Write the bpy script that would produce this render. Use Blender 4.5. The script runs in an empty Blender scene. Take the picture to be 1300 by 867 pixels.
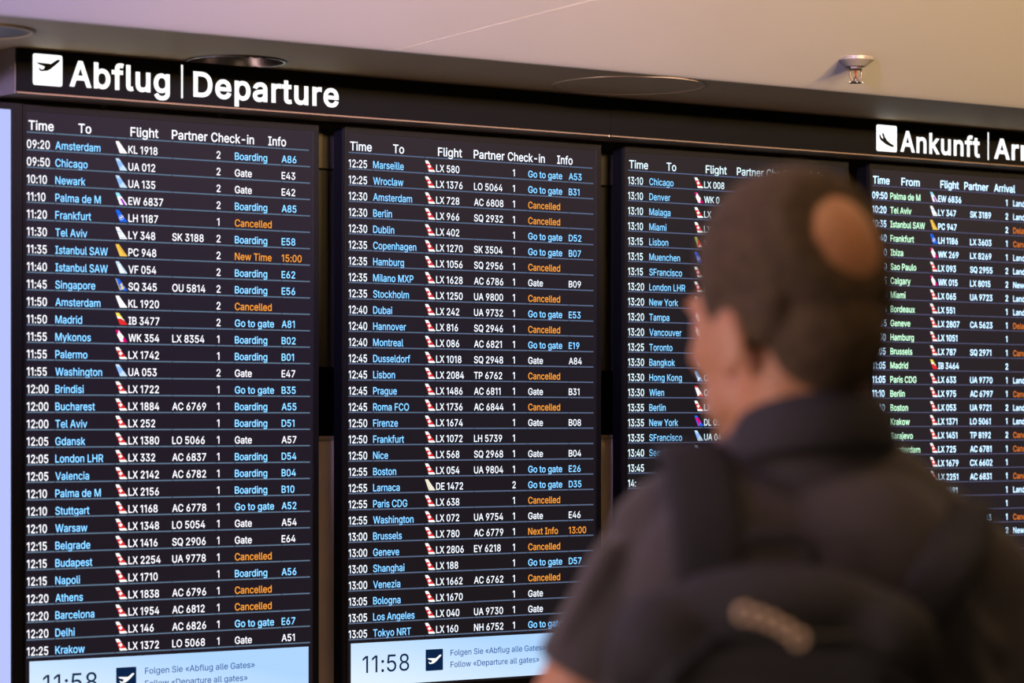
import bpy, bmesh, math, random
from mathutils import Vector, Matrix, Euler
from mathutils.geometry import tessellate_polygon, delaunay_2d_cdt

random.seed(7)
S = bpy.context.scene
COL = S.collection

# ------------------------------------------------------------------ camera, world, lights, exposure
# World frame: the wall of displays runs along +x, the hall lies towards -y, z is up, floor at z = 0.
CAM_H = 1.54
PHI = math.radians(35.756)
CAM = Vector((-2.5651, -5.2395, CAM_H))
cam_d = bpy.data.cameras.new('camera')
cam_d.sensor_width = 36.0
cam_d.lens = 3616 / 1300 * 36.0
cam_d.shift_y = (534.4 - 433.5) / 1300
cam_d.clip_start = 0.1
cam_d.dof.use_dof = True
cam_d.dof.focus_distance = 6.45
cam_d.dof.aperture_fstop = 4.0
cam = bpy.data.objects.new('camera', cam_d)
cam.location = CAM
cam.rotation_euler = (math.radians(90), 0, -PHI)
COL.objects.link(cam)
S.camera = cam

S.view_settings.view_transform = 'Standard'
S.view_settings.look = 'None'
S.view_settings.exposure = 0.0
S.view_settings.gamma = 1.0
S.view_settings.use_curve_mapping = False

W = bpy.data.worlds.new('hall_ambient')
S.world = W
W.use_nodes = True
W.node_tree.nodes['Background'].inputs[0].default_value = (1.0, 0.72, 0.44, 1)
W.node_tree.nodes['Background'].inputs[1].default_value = 0.085


def area_light(name, loc, target, size, size_y, power, color):
    l = bpy.data.lights.new(name, 'AREA')
    l.shape = 'RECTANGLE'
    l.size, l.size_y = size, size_y
    l.energy = power
    l.color = color
    o = bpy.data.objects.new(name, l)
    o.location = loc
    d = Vector(target) - Vector(loc)
    o.rotation_euler = d.to_track_quat('-Z', 'Y').to_euler()
    COL.objects.link(o)
    return o


# added fill strips behind the camera, no known fixtures, to brighten the rising ceiling
fill_warm = area_light('ceiling_fill_warm', (0.6, -5.8, 2.85), (2.2, -0.9, 2.78), 4.0, 0.25, 33, (1.0, 0.74, 0.46))
fill_warm.data.spread = math.radians(24)
fill_violet = area_light('ceiling_fill_violet', (-4.4, -4.2, 2.80), (-0.8, -0.8, 2.66), 2.2, 0.25, 60, (0.46, 0.38, 1.0))
fill_violet.data.spread = math.radians(24)
amber = area_light('ceiling_fill_amber', (2.4, -5.9, 2.74), (2.6, -0.52, 2.33), 5.5, 0.10, 13, (1.0, 0.66, 0.27))  # added narrow strip that tints the ceiling edge golden
amber.data.spread = math.radians(11)
# general light of the hall
area_light('hall_light_warm', (-6.5, -8.5, 1.9), (1.0, -1.0, 1.3), 4.0, 1.6, 40, (1.0, 0.78, 0.56))
# added pinkish fill from the far left, aimed at the traveller's face
area_light('pink_fill_light', (-6.2, -1.6, 1.7), (-1.0, -3.2, 1.5), 2.0, 2.0, 165, (1.0, 0.72, 0.80))
# recessed warm ceiling lamp above the traveller
area_light('hall_downlight', (-0.75, -3.75, 3.0), (-0.85, -3.35, 1.5), 0.4, 0.4, 6.5, (1.0, 0.60, 0.30))

ZO = CAM_H + 0.5835        # height of the header rule on the displays
ZC = CAM_H + 0.7417        # underside of the low ceiling along the wall


# ------------------------------------------------------------------ helpers
def srgb(r, g, b):
    f = lambda c: (c / 12.92 if c <= 0.04045 else ((c + 0.055) / 1.055) ** 2.4)
    return (f(r / 255), f(g / 255), f(b / 255))


MATS = {}


def mat(name, color, rough=0.6, metal=0.0, spec=0.5, noise=0.0, scale=20.0, bump=0.0, emit=None, estr=1.0, sheen=0.0, bscale=None):
    if name in MATS:
        return MATS[name]
    m = bpy.data.materials.new(name)
    m.use_nodes = True
    nt = m.node_tree
    b = nt.nodes['Principled BSDF']
    b.inputs['Base Color'].default_value = (*color, 1)
    b.inputs['Roughness'].default_value = rough
    b.inputs['Metallic'].default_value = metal
    b.inputs['Specular IOR Level'].default_value = spec
    if sheen:
        b.inputs['Sheen Weight'].default_value = sheen
    if emit:
        b.inputs['Emission Color'].default_value = (*emit, 1)
        b.inputs['Emission Strength'].default_value = estr
    if noise or bump:
        tc = nt.nodes.new('ShaderNodeTexCoord')
        n = nt.nodes.new('ShaderNodeTexNoise')
        n.inputs['Scale'].default_value = scale
        n.inputs['Detail'].default_value = 6
        nt.links.new(tc.outputs['Object'], n.inputs['Vector'])
        if noise:
            cr = nt.nodes.new('ShaderNodeValToRGB')
            cr.color_ramp.elements[0].position = 0.3
            cr.color_ramp.elements[1].position = 0.7
            cr.color_ramp.elements[0].color = (*[c * (1 - noise) for c in color], 1)
            cr.color_ramp.elements[1].color = (*[min(1, c * (1 + noise)) for c in color], 1)
            nt.links.new(n.outputs['Fac'], cr.inputs['Fac'])
            nt.links.new(cr.outputs['Color'], b.inputs['Base Color'])
        if bump:
            n2 = nt.nodes.new('ShaderNodeTexNoise')
            n2.inputs['Scale'].default_value = bscale or scale * 4
            nt.links.new(tc.outputs['Object'], n2.inputs['Vector'])
            bp = nt.nodes.new('ShaderNodeBump')
            bp.inputs['Strength'].default_value = bump
            bp.inputs['Distance'].default_value = 0.01
            nt.links.new(n2.outputs['Fac'], bp.inputs['Height'])
            nt.links.new(bp.outputs['Normal'], b.inputs['Normal'])
    MATS[name] = m
    return m


def glow(name, color, strength=1.0):
    """lit display pixels"""
    if name in MATS:
        return MATS[name]
    m = bpy.data.materials.new(name)
    m.use_nodes = True
    nt = m.node_tree
    nt.nodes.clear()
    o = nt.nodes.new('ShaderNodeOutputMaterial')
    e = nt.nodes.new('ShaderNodeEmission')
    e.inputs[0].default_value = (*color, 1)
    e.inputs[1].default_value = strength
    nt.links.new(e.outputs[0], o.inputs[0])
    MATS[name] = m
    return m


def glow_gradient(name, c0, c1, strength=1.0):
    """display content that fades across the object's generated x and z"""
    m = glow(name, c0, strength)
    nt = m.node_tree
    e = next(n for n in nt.nodes if n.type == 'EMISSION')
    tc = nt.nodes.new('ShaderNodeTexCoord')
    mp = nt.nodes.new('ShaderNodeMapping')
    mp.inputs['Rotation'].default_value = (0, math.radians(35), 0)
    g = nt.nodes.new('ShaderNodeTexGradient')
    cr = nt.nodes.new('ShaderNodeValToRGB')
    cr.color_ramp.elements[0].color = (*c0, 1)
    cr.color_ramp.elements[1].color = (*c1, 1)
    nt.links.new(tc.outputs['Generated'], mp.inputs['Vector'])
    nt.links.new(mp.outputs['Vector'], g.inputs['Vector'])
    nt.links.new(g.outputs['Fac'], cr.inputs['Fac'])
    nt.links.new(cr.outputs['Color'], e.inputs[0])
    return m


def link(name, me, mats, parent=None, smooth=False, loc=None):
    if not isinstance(mats, (list, tuple)):
        mats = [mats]
    for m in mats:
        me.materials.append(m)
    if smooth:
        for p in me.polygons:
            p.use_smooth = True
    o = bpy.data.objects.new(name, me)
    COL.objects.link(o)
    if parent:
        o.parent = parent
    if loc:
        o.location = loc
    return o


def obj(name, bm, mats, parent=None, smooth=False, loc=None):
    me = bpy.data.meshes.new(name)
    bmesh.ops.recalc_face_normals(bm, faces=bm.faces[:])
    bm.to_mesh(me)
    bm.free()
    return link(name, me, mats, parent, smooth, loc)


def empty(name, loc=(0, 0, 0), rotz=0, parent=None):
    o = bpy.data.objects.new(name, None)
    o.empty_display_size = 0.1
    o.location = loc
    o.rotation_euler = (0, 0, rotz)
    COL.objects.link(o)
    if parent:
        o.parent = parent
    return o


def tag(o, label=None, cat=None, group=None, kind=None):
    if label:
        o['label'] = label
    if cat:
        o['category'] = cat
    if group:
        o['group'] = group
    if kind:
        o['kind'] = kind
    return o


def box(bm, x0, x1, y0, y1, z0, z1, bevel=0.0):
    b2 = bmesh.new()
    bmesh.ops.create_cube(b2, size=1)
    for v in b2.verts:
        v.co = Vector(((x0 + x1) / 2 + v.co.x * (x1 - x0), (y0 + y1) / 2 + v.co.y * (y1 - y0), (z0 + z1) / 2 + v.co.z * (z1 - z0)))
    if bevel:
        bmesh.ops.bevel(b2, geom=b2.edges[:], offset=bevel, segments=2, affect='EDGES', profile=0.5)
    me = bpy.data.meshes.new('tmp')
    b2.to_mesh(me)
    b2.free()
    bm.from_mesh(me)
    bpy.data.meshes.remove(me)


def boxo(name, x0, x1, y0, y1, z0, z1, m, parent=None, bevel=0.0):
    bm = bmesh.new()
    box(bm, x0, x1, y0, y1, z0, z1, bevel)
    return obj(name, bm, m, parent)


def lathe(bm, prof, c=(0, 0, 0), seg=40):
    """prof: list of (radius, z) from bottom to top or along the outline"""
    rings = []
    for r, z in prof:
        if r < 1e-6:
            rings.append([bm.verts.new((c[0], c[1], c[2] + z))])
        else:
            rings.append([bm.verts.new((c[0] + r * math.cos(2 * math.pi * i / seg), c[1] + r * math.sin(2 * math.pi * i / seg), c[2] + z)) for i in range(seg)])
    for a, b in zip(rings, rings[1:]):
        for i in range(seg):
            j = (i + 1) % seg
            if len(a) == 1 and len(b) == 1:
                continue
            if len(a) == 1:
                bm.faces.new((a[0], b[j], b[i]))
            elif len(b) == 1:
                bm.faces.new((a[i], a[j], b[0]))
            else:
                bm.faces.new((a[i], a[j], b[j], b[i]))


def tube(bm, pts, r, seg=10):
    pts = [Vector(p) for p in pts]
    rad = r if isinstance(r, (list, tuple)) else [r] * len(pts)
    rings = []
    for i, p in enumerate(pts):
        d = (pts[min(i + 1, len(pts) - 1)] - pts[max(i - 1, 0)]).normalized()
        a = d.cross(Vector((0.13, 0.31, 0.94))).normalized()
        b = d.cross(a).normalized()
        rings.append([bm.verts.new(p + rad[i] * (a * math.cos(2 * math.pi * k / seg) + b * math.sin(2 * math.pi * k / seg))) for k in range(seg)])
    for a, b in zip(rings, rings[1:]):
        for k in range(seg):
            bm.faces.new((a[k], a[(k + 1) % seg], b[(k + 1) % seg], b[k]))
    bm.faces.new(rings[0][::-1])
    bm.faces.new(rings[-1])


# ------------------------------------------------------------------ lettering: outlines of a plain grotesque, in thousandths
GLYPHS = ''' 187
-453;337,244 337,188 114,188 114,244
0453;227,-7 191,-4 159,7 130,24 105,48 85,77 69,113 53,178 48,254 53,330 69,395 85,431 106,461 130,484 159,502 191,512 227,516 262,512 294,502 323,484 348,461 368,431 384,395 400,330 405,254 400,178 384,113 368,77 348,48 323,24 295,7 263,-4;227,50 262,56 290,74 313,103 330,144 340,194 344,254 340,314 330,365 313,405 290,435 272,449 251,457 227,460 203,457 182,449 163,435 140,405 123,365 113,314 109,254 113,194 123,144 140,103 163,74 182,61 203,53
1330;236,509 236,0 172,0 172,448 169,448 46,358 46,427 158,509
2453;64,0 64,47 234,229 282,282 299,305 311,327 318,349 320,371 317,397 308,419 293,436 273,449 250,457 224,460 196,457 172,447 153,433 139,413 130,390 127,362 66,362 71,405 86,442 111,473 143,496 181,511 225,516 268,511 306,497 337,474 361,445 376,411 381,372 379,345 371,318 357,290 336,259 306,223 267,180 153,60 153,57 389,57 389,0
3453;218,-7 173,-3 133,10 98,30 70,57 52,92 44,132 109,132 115,107 126,87 143,71 165,59 190,52 219,50 248,52 275,61 298,74 315,93 325,116 329,145 326,172 316,196 299,217 275,234 242,244 201,248 157,248 157,299 288,448 288,452 70,452 70,509 372,509 372,461 211,278 211,289 247,290 279,286 308,276 344,253 371,222 388,185 393,145 387,103 370,66 344,35 309,12 266,-2
4453;40,105 40,158 247,509 311,509 109,166 109,163 413,163 413,105;282,0 282,121 282,146 282,318 343,318 343,0
5453;221,-7 178,-2 140,11 108,32 83,60 67,93 60,130 122,130 127,108 138,89 154,73 173,60 196,52 221,50 250,54 276,64 298,81 314,104 324,132 328,162 324,193 314,221 297,244 275,262 248,273 218,277 192,275 167,268 145,258 128,246 67,253 96,509 366,509 366,452 151,452 134,301 136,301 155,314 178,325 203,332 229,334 263,330 294,321 321,306 345,285 364,260 379,231 388,198 391,163 386,116 369,76 343,41 309,15 268,-1
6453;226,-7 182,-2 142,15 109,40 84,74 69,115 64,162 68,199 80,239 102,285 137,340 252,509 322,509 151,261 145,261 154,275 165,288 179,299 196,307 214,312 235,314 278,309 316,295 347,271 370,240 384,202 389,157 384,112 368,73 343,39 310,14 271,-2;226,48 254,52 279,63 299,79 314,101 324,128 327,157 324,187 314,213 299,235 279,251 254,262 226,265 198,262 174,252 154,236 138,214 128,188 125,158 128,128 138,102 154,80 174,63 198,52
7453;97,0 323,448 323,452 62,452 62,509 391,509 391,449 165,0
8453;226,-7 178,-2 136,11 100,33 74,62 57,96 52,135 55,166 65,195 81,220 101,241 125,256 153,265 153,267 130,276 110,289 93,308 76,342 70,380 75,417 90,450 114,477 146,498 183,512 226,516 269,512 306,498 337,477 361,450 377,417 382,380 376,342 359,308 343,289 323,276 300,267 300,265 327,256 351,241 371,220 387,195 397,166 401,135 395,96 378,62 352,33 317,11 274,-2;226,49 258,52 285,60 307,74 323,91 333,114 337,139 333,166 322,189 306,208 283,223 256,232 226,235 196,232 169,223 146,208 130,189 119,166 115,139 119,114 129,91 145,74 167,60 195,52;226,290 252,292 274,300 293,313 307,330 316,351 319,376 316,400 308,420 294,437 275,449 252,457 226,460 200,457 177,449 158,437 145,420 136,400 133,376 136,351 145,330 158,313 178,300 200,292
9453;226,516 271,510 310,494 343,468 368,434 384,394 389,347 385,310 373,270 350,224 315,168 200,0 130,0 301,248 307,248 299,234 287,221 274,210 257,202 238,197 218,195 174,200 137,214 106,237 83,269 69,307 64,352 69,397 85,436 110,469 143,494 182,510;226,460 198,457 174,446 154,430 138,407 128,381 125,352 128,322 138,295 154,273 174,257 198,247 226,243 254,247 279,257 299,273 314,295 324,321 327,350 324,381 314,407 299,430 279,446 254,457
:188;95,-4 78,-1 63,9 53,24 50,41 53,59 63,73 78,83 95,87 113,83 128,73 138,59 141,41 138,24 128,9 113,-1;95,271 78,274 63,284 53,299 50,316 53,334 63,349 78,358 95,362 113,358 128,349 138,334 141,316 138,299 128,284 113,274
A480;16,0 201,509 276,509 463,0 395,0 287,302 264,372 232,478 245,478 213,371 191,302 85,0;110,142 110,199 370,199 370,142
B456;60,0 60,509 241,509 290,504 329,491 359,470 381,442 394,410 398,374 395,344 387,320 373,301 356,286 337,275 315,267 315,262 339,257 363,245 385,227 402,203 414,173 418,136 414,100 400,67 377,39 344,18 301,4 247,0;125,57 245,57 281,60 309,67 330,80 344,96 352,115 355,137 352,162 342,184 327,203 306,218 280,228 248,231 125,231;125,285 238,285 264,288 288,296 308,309 323,326 333,348 336,372 330,404 313,429 294,442 270,449 240,452 125,452
C510;267,-7 225,-3 186,7 150,25 118,49 92,79 70,115 53,157 43,203 40,254 43,305 53,352 70,393 92,429 118,459 150,484 186,502 225,512 267,516 305,513 340,504 373,490 402,471 427,447 448,418 463,385 473,348 408,348 400,373 389,395 375,413 357,428 338,440 315,449 292,454 267,456 223,450 184,432 161,414 141,392 125,364 109,314 103,254 109,195 125,145 151,105 184,76 223,59 267,53 292,55 315,60 338,69 357,81 375,96 389,114 400,136 408,160 473,160 464,124 448,91 428,62 402,38 373,18 341,5 305,-4
D502;219,0 96,0 96,57 215,57 254,60 288,68 318,81 343,99 363,122 379,149 394,198 399,255 394,312 379,361 364,388 344,410 320,428 291,441 258,449 221,452 93,452 93,509 225,509 272,506 315,495 353,478 385,455 412,426 433,391 449,351 459,305 462,255 459,205 449,159 433,119 411,84 384,54 351,31 312,14 268,3;125,509 125,0 60,0 60,509
E419;60,0 60,509 372,509 372,452 125,452 125,286 355,286 355,229 125,229 125,57 375,57 375,0
F410;60,0 60,509 369,509 369,452 125,452 125,278 346,278 346,221 125,221 125,0
G520;269,-7 225,-3 185,7 149,25 117,49 91,80 69,116 53,157 43,203 40,254 43,305 53,352 69,393 91,429 117,459 149,484 184,502 223,512 265,516 304,513 340,504 374,489 403,469 429,445 449,416 464,384 474,349 408,349 399,372 387,393 373,411 356,427 337,439 315,448 291,454 265,456 222,450 183,432 150,404 125,364 109,314 103,254 109,195 125,145 151,105 184,76 224,59 269,53 309,58 345,71 374,93 396,123 410,160 415,202 434,199 283,199 283,256 478,256 478,200 475,160 466,124 451,91 431,62 406,38 377,19 344,5 308,-4
H517;60,0 60,509 125,509 125,289 392,289 392,509 457,509 457,0 392,0 392,232 125,232 125,0
I300;31,0 31,57 118,57 118,452 31,452 31,509 269,509 269,452 183,452 183,57 269,57 269,0
K467;104,145 104,216 139,261 174,303 212,344 364,509 448,509 231,276 228,276;60,0 60,509 125,509 125,334 124,225 125,193 125,0;372,0 188,259 228,309 449,0
L393;60,0 60,509 125,509 125,57 361,57 361,0
M628;60,0 60,509 152,509 277,187 287,159 299,123 311,84 322,49 307,49 318,83 330,121 342,158 352,187 476,509 568,509 568,0 504,0 504,291 504,327 505,369 506,413 507,457 513,457 498,409 482,363 467,322 456,291 342,0 286,0 170,291 159,321 145,361 129,408 112,457 119,457 120,416 121,372 122,328 122,291 122,0
N523;60,0 60,509 136,509 343,183 363,151 388,107 414,55 405,54 401,108 399,157 399,195 399,509 463,509 463,0 387,0 202,290 177,331 148,381 108,452 119,454 122,384 124,328 125,291 125,0
O533;267,-7 225,-3 186,7 150,25 119,49 92,79 70,115 53,157 43,203 40,254 43,305 53,352 70,393 92,429 119,459 150,484 186,502 225,512 267,516 309,512 348,502 384,484 415,459 442,429 464,393 480,352 490,305 493,254 490,203 480,157 464,115 442,79 415,49 384,25 348,7 309,-3;267,53 310,59 349,76 372,94 392,116 408,144 425,194 430,254 425,315 408,365 392,392 372,415 349,433 310,450 267,456 223,450 184,433 151,404 125,364 109,314 103,254 109,194 125,144 151,105 184,76 223,59
P445;60,0 60,509 235,509 272,507 304,499 332,487 366,462 390,430 404,391 409,348 404,304 390,265 366,233 332,207 289,191 235,186 109,186 109,242 233,242 269,246 297,256 318,272 333,294 342,320 344,348 342,376 333,402 318,423 297,439 268,449 232,452 125,452 125,0
Q533;245,159 313,159 369,85 384,65 468,-48 401,-48 346,27 331,46;267,-7 225,-3 186,7 150,25 119,49 92,79 70,115 53,157 43,203 40,254 43,305 53,352 70,393 92,429 119,459 150,484 186,502 225,512 267,516 309,512 348,502 384,484 415,459 442,429 464,393 480,352 490,305 493,254 490,203 480,157 464,115 442,79 415,49 384,25 348,7 309,-3;267,53 310,59 349,76 372,94 392,116 408,144 425,194 430,254 425,315 408,365 392,392 372,415 349,433 310,450 267,456 223,450 184,433 151,404 125,364 109,314 103,254 109,194 125,144 151,105 184,76 223,59
R449;60,0 60,509 236,509 289,504 333,489 367,465 390,433 404,395 409,352 404,309 390,271 367,240 333,217 289,203 236,198 96,198 96,255 234,255 269,258 298,267 319,281 334,300 342,324 345,352 342,380 334,405 319,425 298,440 269,449 233,452 125,452 125,0;353,0 230,229 303,229 428,0
S447;224,-9 172,-4 128,9 91,31 64,60 46,96 38,137 104,137 110,110 123,88 142,71 166,59 194,51 224,49 257,52 286,60 310,74 329,92 342,114 346,139 342,161 332,179 316,193 296,205 245,222 184,239 128,261 86,289 67,313 56,341 52,372 58,413 75,448 102,476 138,498 180,512 227,516 274,512 316,498 351,476 377,449 394,415 401,378 337,378 332,401 320,421 302,437 267,453 225,459 194,456 167,448 145,435 129,418 119,398 115,376 119,352 131,334 148,319 169,308 212,293 264,279 312,264 336,252 359,238 378,220 395,198 405,171 408,139 403,99 386,64 360,34 323,11 278,-4
T449;32,452 32,509 417,509 417,452 257,452 257,0 193,0 193,452
U517;259,-8 203,-2 154,15 114,43 85,80 71,108 63,139 60,173 60,509 124,509 124,178 128,144 141,113 161,88 187,68 220,56 259,52 298,56 331,68 357,88 377,113 389,144 393,178 393,509 457,509 457,173 451,124 433,80 403,43 363,15 315,-2
V480;204,0 16,509 84,509 192,206 215,137 248,31 235,31 267,138 290,206 395,509 463,509 278,0
W686;155,0 16,509 82,509 163,196 175,145 187,94 197,40 189,40 200,94 211,145 224,196 306,509 380,509 462,196 474,145 486,94 497,40 488,40 499,94 510,145 523,196 603,509 670,509 530,0 455,0 368,323 351,391 336,475 350,475 335,395 318,323 230,0
X474;18,0 217,284 217,236 29,509 104,509 178,400 204,361 223,329 243,292 232,292 252,329 272,361 298,400 374,509 446,509 259,239 259,287 456,0 382,0 292,129 268,165 250,195 230,231 244,231 225,196 206,166 182,129 91,0
Y472;203,0 203,208 16,509 91,509 192,344 222,292 250,230 224,230 238,264 251,293 280,344 381,509 455,509 268,208 268,0
a389;160,-9 126,-5 94,5 68,22 48,45 34,74 30,108 34,138 43,161 58,179 78,193 100,204 125,211 178,220 234,227 252,230 265,235 273,243 276,255 276,257 274,278 267,297 256,311 240,322 220,329 196,331 171,329 149,322 132,313 118,301 108,288 100,274 41,291 57,322 79,346 104,364 133,375 163,382 194,384 216,383 239,379 263,372 286,360 306,343 322,320 333,290 337,251 337,0 277,0 277,52 272,52 264,38 252,25 236,12 215,1 190,-6;170,45 202,49 228,59 248,74 263,93 272,115 276,138 276,190 270,186 259,182 231,176 200,171 175,168 134,159 117,150 103,139 95,124 92,105 94,87 102,72 114,60 130,52 149,47
b424;229,-8 198,-5 172,4 153,17 138,31 118,59 112,59 112,0 53,0 53,509 114,509 114,319 118,319 137,346 152,360 171,373 197,382 229,384 274,378 313,361 345,332 370,293 385,245 390,189 385,133 370,84 345,45 313,16 274,-2;220,47 252,52 279,66 300,88 316,117 325,151 328,189 325,227 316,261 301,289 280,311 253,325 220,330 188,326 161,312 140,291 125,263 116,229 113,189 116,149 125,115 140,87 162,65 188,52
c396;207,-8 159,-2 117,16 82,46 56,85 39,133 34,187 39,243 56,291 82,330 117,360 159,378 207,384 234,382 260,377 284,368 305,356 324,340 340,322 353,301 362,277 303,262 298,276 290,289 281,301 270,311 257,319 242,325 226,329 207,330 173,325 145,310 124,287 108,258 99,224 96,187 99,151 108,117 124,88 145,66 173,51 207,46 226,48 243,52 258,58 271,66 282,76 292,89 304,117 363,102 354,78 341,56 325,37 306,21 285,8 261,-1 235,-6
d424;195,-8 151,-2 111,16 79,45 55,84 39,133 34,189 39,245 55,293 80,332 112,361 151,378 196,384 228,382 253,373 273,360 287,346 298,332 306,319 311,319 311,509 372,509 372,0 313,0 313,59 307,59 287,31 272,17 252,4 227,-5;205,47 236,52 263,65 284,87 299,115 309,149 312,189 309,229 300,263 284,291 263,312 237,326 205,330 172,325 145,311 124,289 108,261 99,227 96,189 99,151 109,117 124,88 145,66 172,52
e404;212,-8 177,-5 145,3 117,16 82,46 56,85 39,132 34,187 39,242 55,290 71,317 91,340 115,359 142,373 172,381 205,384 236,382 266,374 294,360 319,341 341,315 357,282 367,242 371,194 371,169 75,169 75,221 338,221 310,202 307,237 298,269 283,294 263,314 237,326 205,330 173,326 146,313 125,294 109,270 99,241 96,211 96,178 100,139 110,106 128,80 151,61 179,50 212,46 234,48 254,53 271,61 285,73 297,88 306,105 365,91 353,63 335,39 311,19 283,4 249,-5
f254;228,379 228,327 6,327 6,379;81,0 81,432 85,461 96,486 113,505 135,519 161,527 187,530 222,527 243,521 227,468 215,472 195,474 171,470 154,460 145,443 142,419 142,0
g425;207,-151 168,-148 134,-140 105,-127 82,-110 64,-91 51,-69 101,-41 122,-66 136,-78 154,-88 178,-95 207,-97 236,-95 261,-87 282,-75 298,-57 308,-34 311,-6 311,68 306,68 287,41 272,28 252,16 227,8 195,5 151,10 113,27 80,53 55,90 39,136 34,191 39,246 55,293 80,332 112,361 152,378 196,384 228,382 253,373 273,360 288,346 308,319 313,319 313,379 372,379 372,-9 367,-54 350,-90 324,-117 291,-136 251,-147;205,59 237,63 264,75 285,95 300,121 309,154 312,193 309,231 300,264 285,291 264,312 237,326 205,330 172,326 145,312 124,290 109,262 99,230 96,193 99,155 109,123 124,96 145,76 172,63
h410;114,227 114,0 53,0 53,509 114,509 114,287 102,287 116,319 132,344 152,362 187,379 227,384 264,380 295,369 321,349 341,321 353,285 357,240 357,0 296,0 296,235 293,263 286,286 273,304 256,318 235,326 210,329 184,326 161,317 141,303 126,283 117,257
i167;53,0 53,379 114,379 114,0;84,443 68,446 54,455 44,468 41,483 44,499 54,512 68,521 84,524 100,521 114,512 123,499 126,483 123,468 114,455 100,446
j167;53,379 114,379 114,-30 111,-62 102,-90 86,-112 65,-129 37,-139 4,-143 -10,-143 -10,-87 2,-87 25,-83 40,-72 50,-54 53,-29;83,443 67,446 53,455 44,468 41,483 44,499 53,512 67,521 83,524 100,521 114,512 123,499 126,483 123,468 114,455 100,446
k381;110,137 110,212 121,212 284,379 360,379 184,199 177,199;53,0 53,509 114,509 114,0;294,0 148,186 191,229 372,0
l189;139,-2 112,0 91,8 74,20 58,48 53,84 53,509 114,509 114,99 116,76 120,62 130,54 146,52 160,53 170,54 181,3 162,-1
m610;53,0 53,379 112,379 112,295 108,295 118,323 132,346 151,363 172,376 195,384 219,386 245,383 268,375 287,361 309,332 321,295 312,295 322,320 337,343 357,361 381,375 408,383 437,386 468,382 497,372 522,354 541,328 553,296 557,255 557,0 496,0 496,254 493,279 486,298 473,313 448,326 419,330 395,328 374,320 358,307 345,290 338,270 335,247 335,0 274,0 274,260 269,288 253,311 229,325 199,330 178,328 158,320 140,307 126,289 117,266 114,238 114,0
n410;114,227 114,0 53,0 53,379 112,379 112,287 102,287 116,319 132,344 152,362 187,379 227,384 264,380 295,369 321,349 341,321 353,285 357,240 357,0 296,0 296,235 293,263 286,286 273,304 256,318 235,326 210,329 184,326 161,317 141,303 126,283 117,257
o415;207,-8 159,-2 117,16 82,46 56,85 39,133 34,187 39,243 56,291 82,330 117,360 159,378 207,384 256,378 299,360 323,341 343,318 359,291 376,243 381,187 376,133 359,85 334,46 299,16 256,-2;207,46 242,51 270,66 292,88 307,117 316,151 319,187 316,224 307,258 292,287 270,310 242,325 207,330 173,325 145,310 124,287 108,258 99,224 96,187 99,151 108,117 124,88 145,66 173,51
p424;53,-143 53,379 112,379 112,319 118,319 137,346 152,360 171,373 197,382 229,384 274,378 313,361 345,332 370,293 385,245 390,189 385,133 370,84 345,45 313,16 274,-2 229,-8 198,-5 173,4 153,17 138,31 118,59 114,59 114,-143;220,47 252,52 279,66 300,88 316,117 325,151 328,189 325,227 316,261 301,289 280,311 253,325 220,330 188,326 161,312 140,291 125,263 116,229 113,189 116,149 125,115 140,87 162,65 188,52
q424;372,-143 311,-143 311,59 306,59 287,31 272,17 252,4 227,-5 195,-8 151,-2 111,16 79,45 55,84 39,133 34,189 39,245 55,293 80,332 112,361 151,378 196,384 228,382 253,373 273,360 287,346 307,319 313,319 313,379 372,379;205,47 236,52 263,65 284,87 299,115 309,149 312,189 309,229 300,263 284,291 263,312 237,326 205,330 172,325 145,311 124,289 108,261 99,227 96,189 99,151 109,117 124,88 145,66 172,52
r259;53,0 53,379 112,379 112,321 115,321 130,347 152,367 181,380 213,385 229,384 243,384 243,322 230,324 207,326 182,323 159,315 140,301 126,284 117,262 114,237 114,0
s365;182,-8 145,-5 112,3 84,18 62,38 46,63 36,94 94,107 105,79 124,60 150,49 181,45 217,49 244,62 262,81 268,103 264,121 254,136 237,147 212,155 149,170 104,186 72,208 58,227 50,249 47,274 52,305 65,332 87,354 115,370 149,381 187,384 223,381 254,372 279,358 299,339 314,316 324,290 268,277 258,298 243,316 220,329 187,333 156,329 131,317 114,299 109,277 113,258 124,243 144,232 172,223 229,209 275,193 306,171 320,153 328,131 331,107 326,75 312,47 290,24 260,6 223,-4
t227;204,379 204,327 6,327 6,379;65,471 126,471 126,98 128,76 136,61 150,53 170,50 185,51 202,54 213,2 192,-3 168,-4 138,-1 113,7 92,21 77,40 68,64 65,93
u410;182,-5 146,-1 115,11 89,30 69,59 57,95 53,139 53,379 114,379 114,144 116,116 124,93 137,75 154,61 175,53 200,50 226,53 249,62 269,76 283,97 293,122 296,153 296,379 357,379 357,0 298,0 298,92 307,92 294,60 277,35 257,17 222,0
v389;163,0 17,379 84,379 165,155 187,87 206,21 184,21 203,87 224,155 305,379 371,379 226,0
w567;138,0 23,379 87,379 133,214 154,137 175,41 165,41 186,135 206,214 252,379 316,379 362,214 382,136 402,41 391,41 413,135 434,214 480,379 545,379 429,0 368,0 319,172 305,225 291,280 277,338 291,338 277,280 263,225 248,172 199,0
y389;47,-139 61,-86 71,-87 88,-90 104,-89 118,-84 130,-74 141,-58 151,-36 163,-1 17,379 84,379 165,155 187,87 206,21 184,21 202,87 224,155 305,379 371,379 204,-58 191,-85 177,-107 159,-124 139,-136 116,-143 91,-145 65,-143
x379;21,0 171,218 171,171 29,379 100,379 147,306 179,253 207,206 175,206 202,253 233,306 282,379 352,379 209,169 209,214 358,0 287,0 231,85 200,136 173,182 205,182 178,136 148,85 91,0
z380;42,0 42,46 254,320 254,323 48,323 48,379 333,379 333,331 126,60 126,56 339,56 339,0
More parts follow.
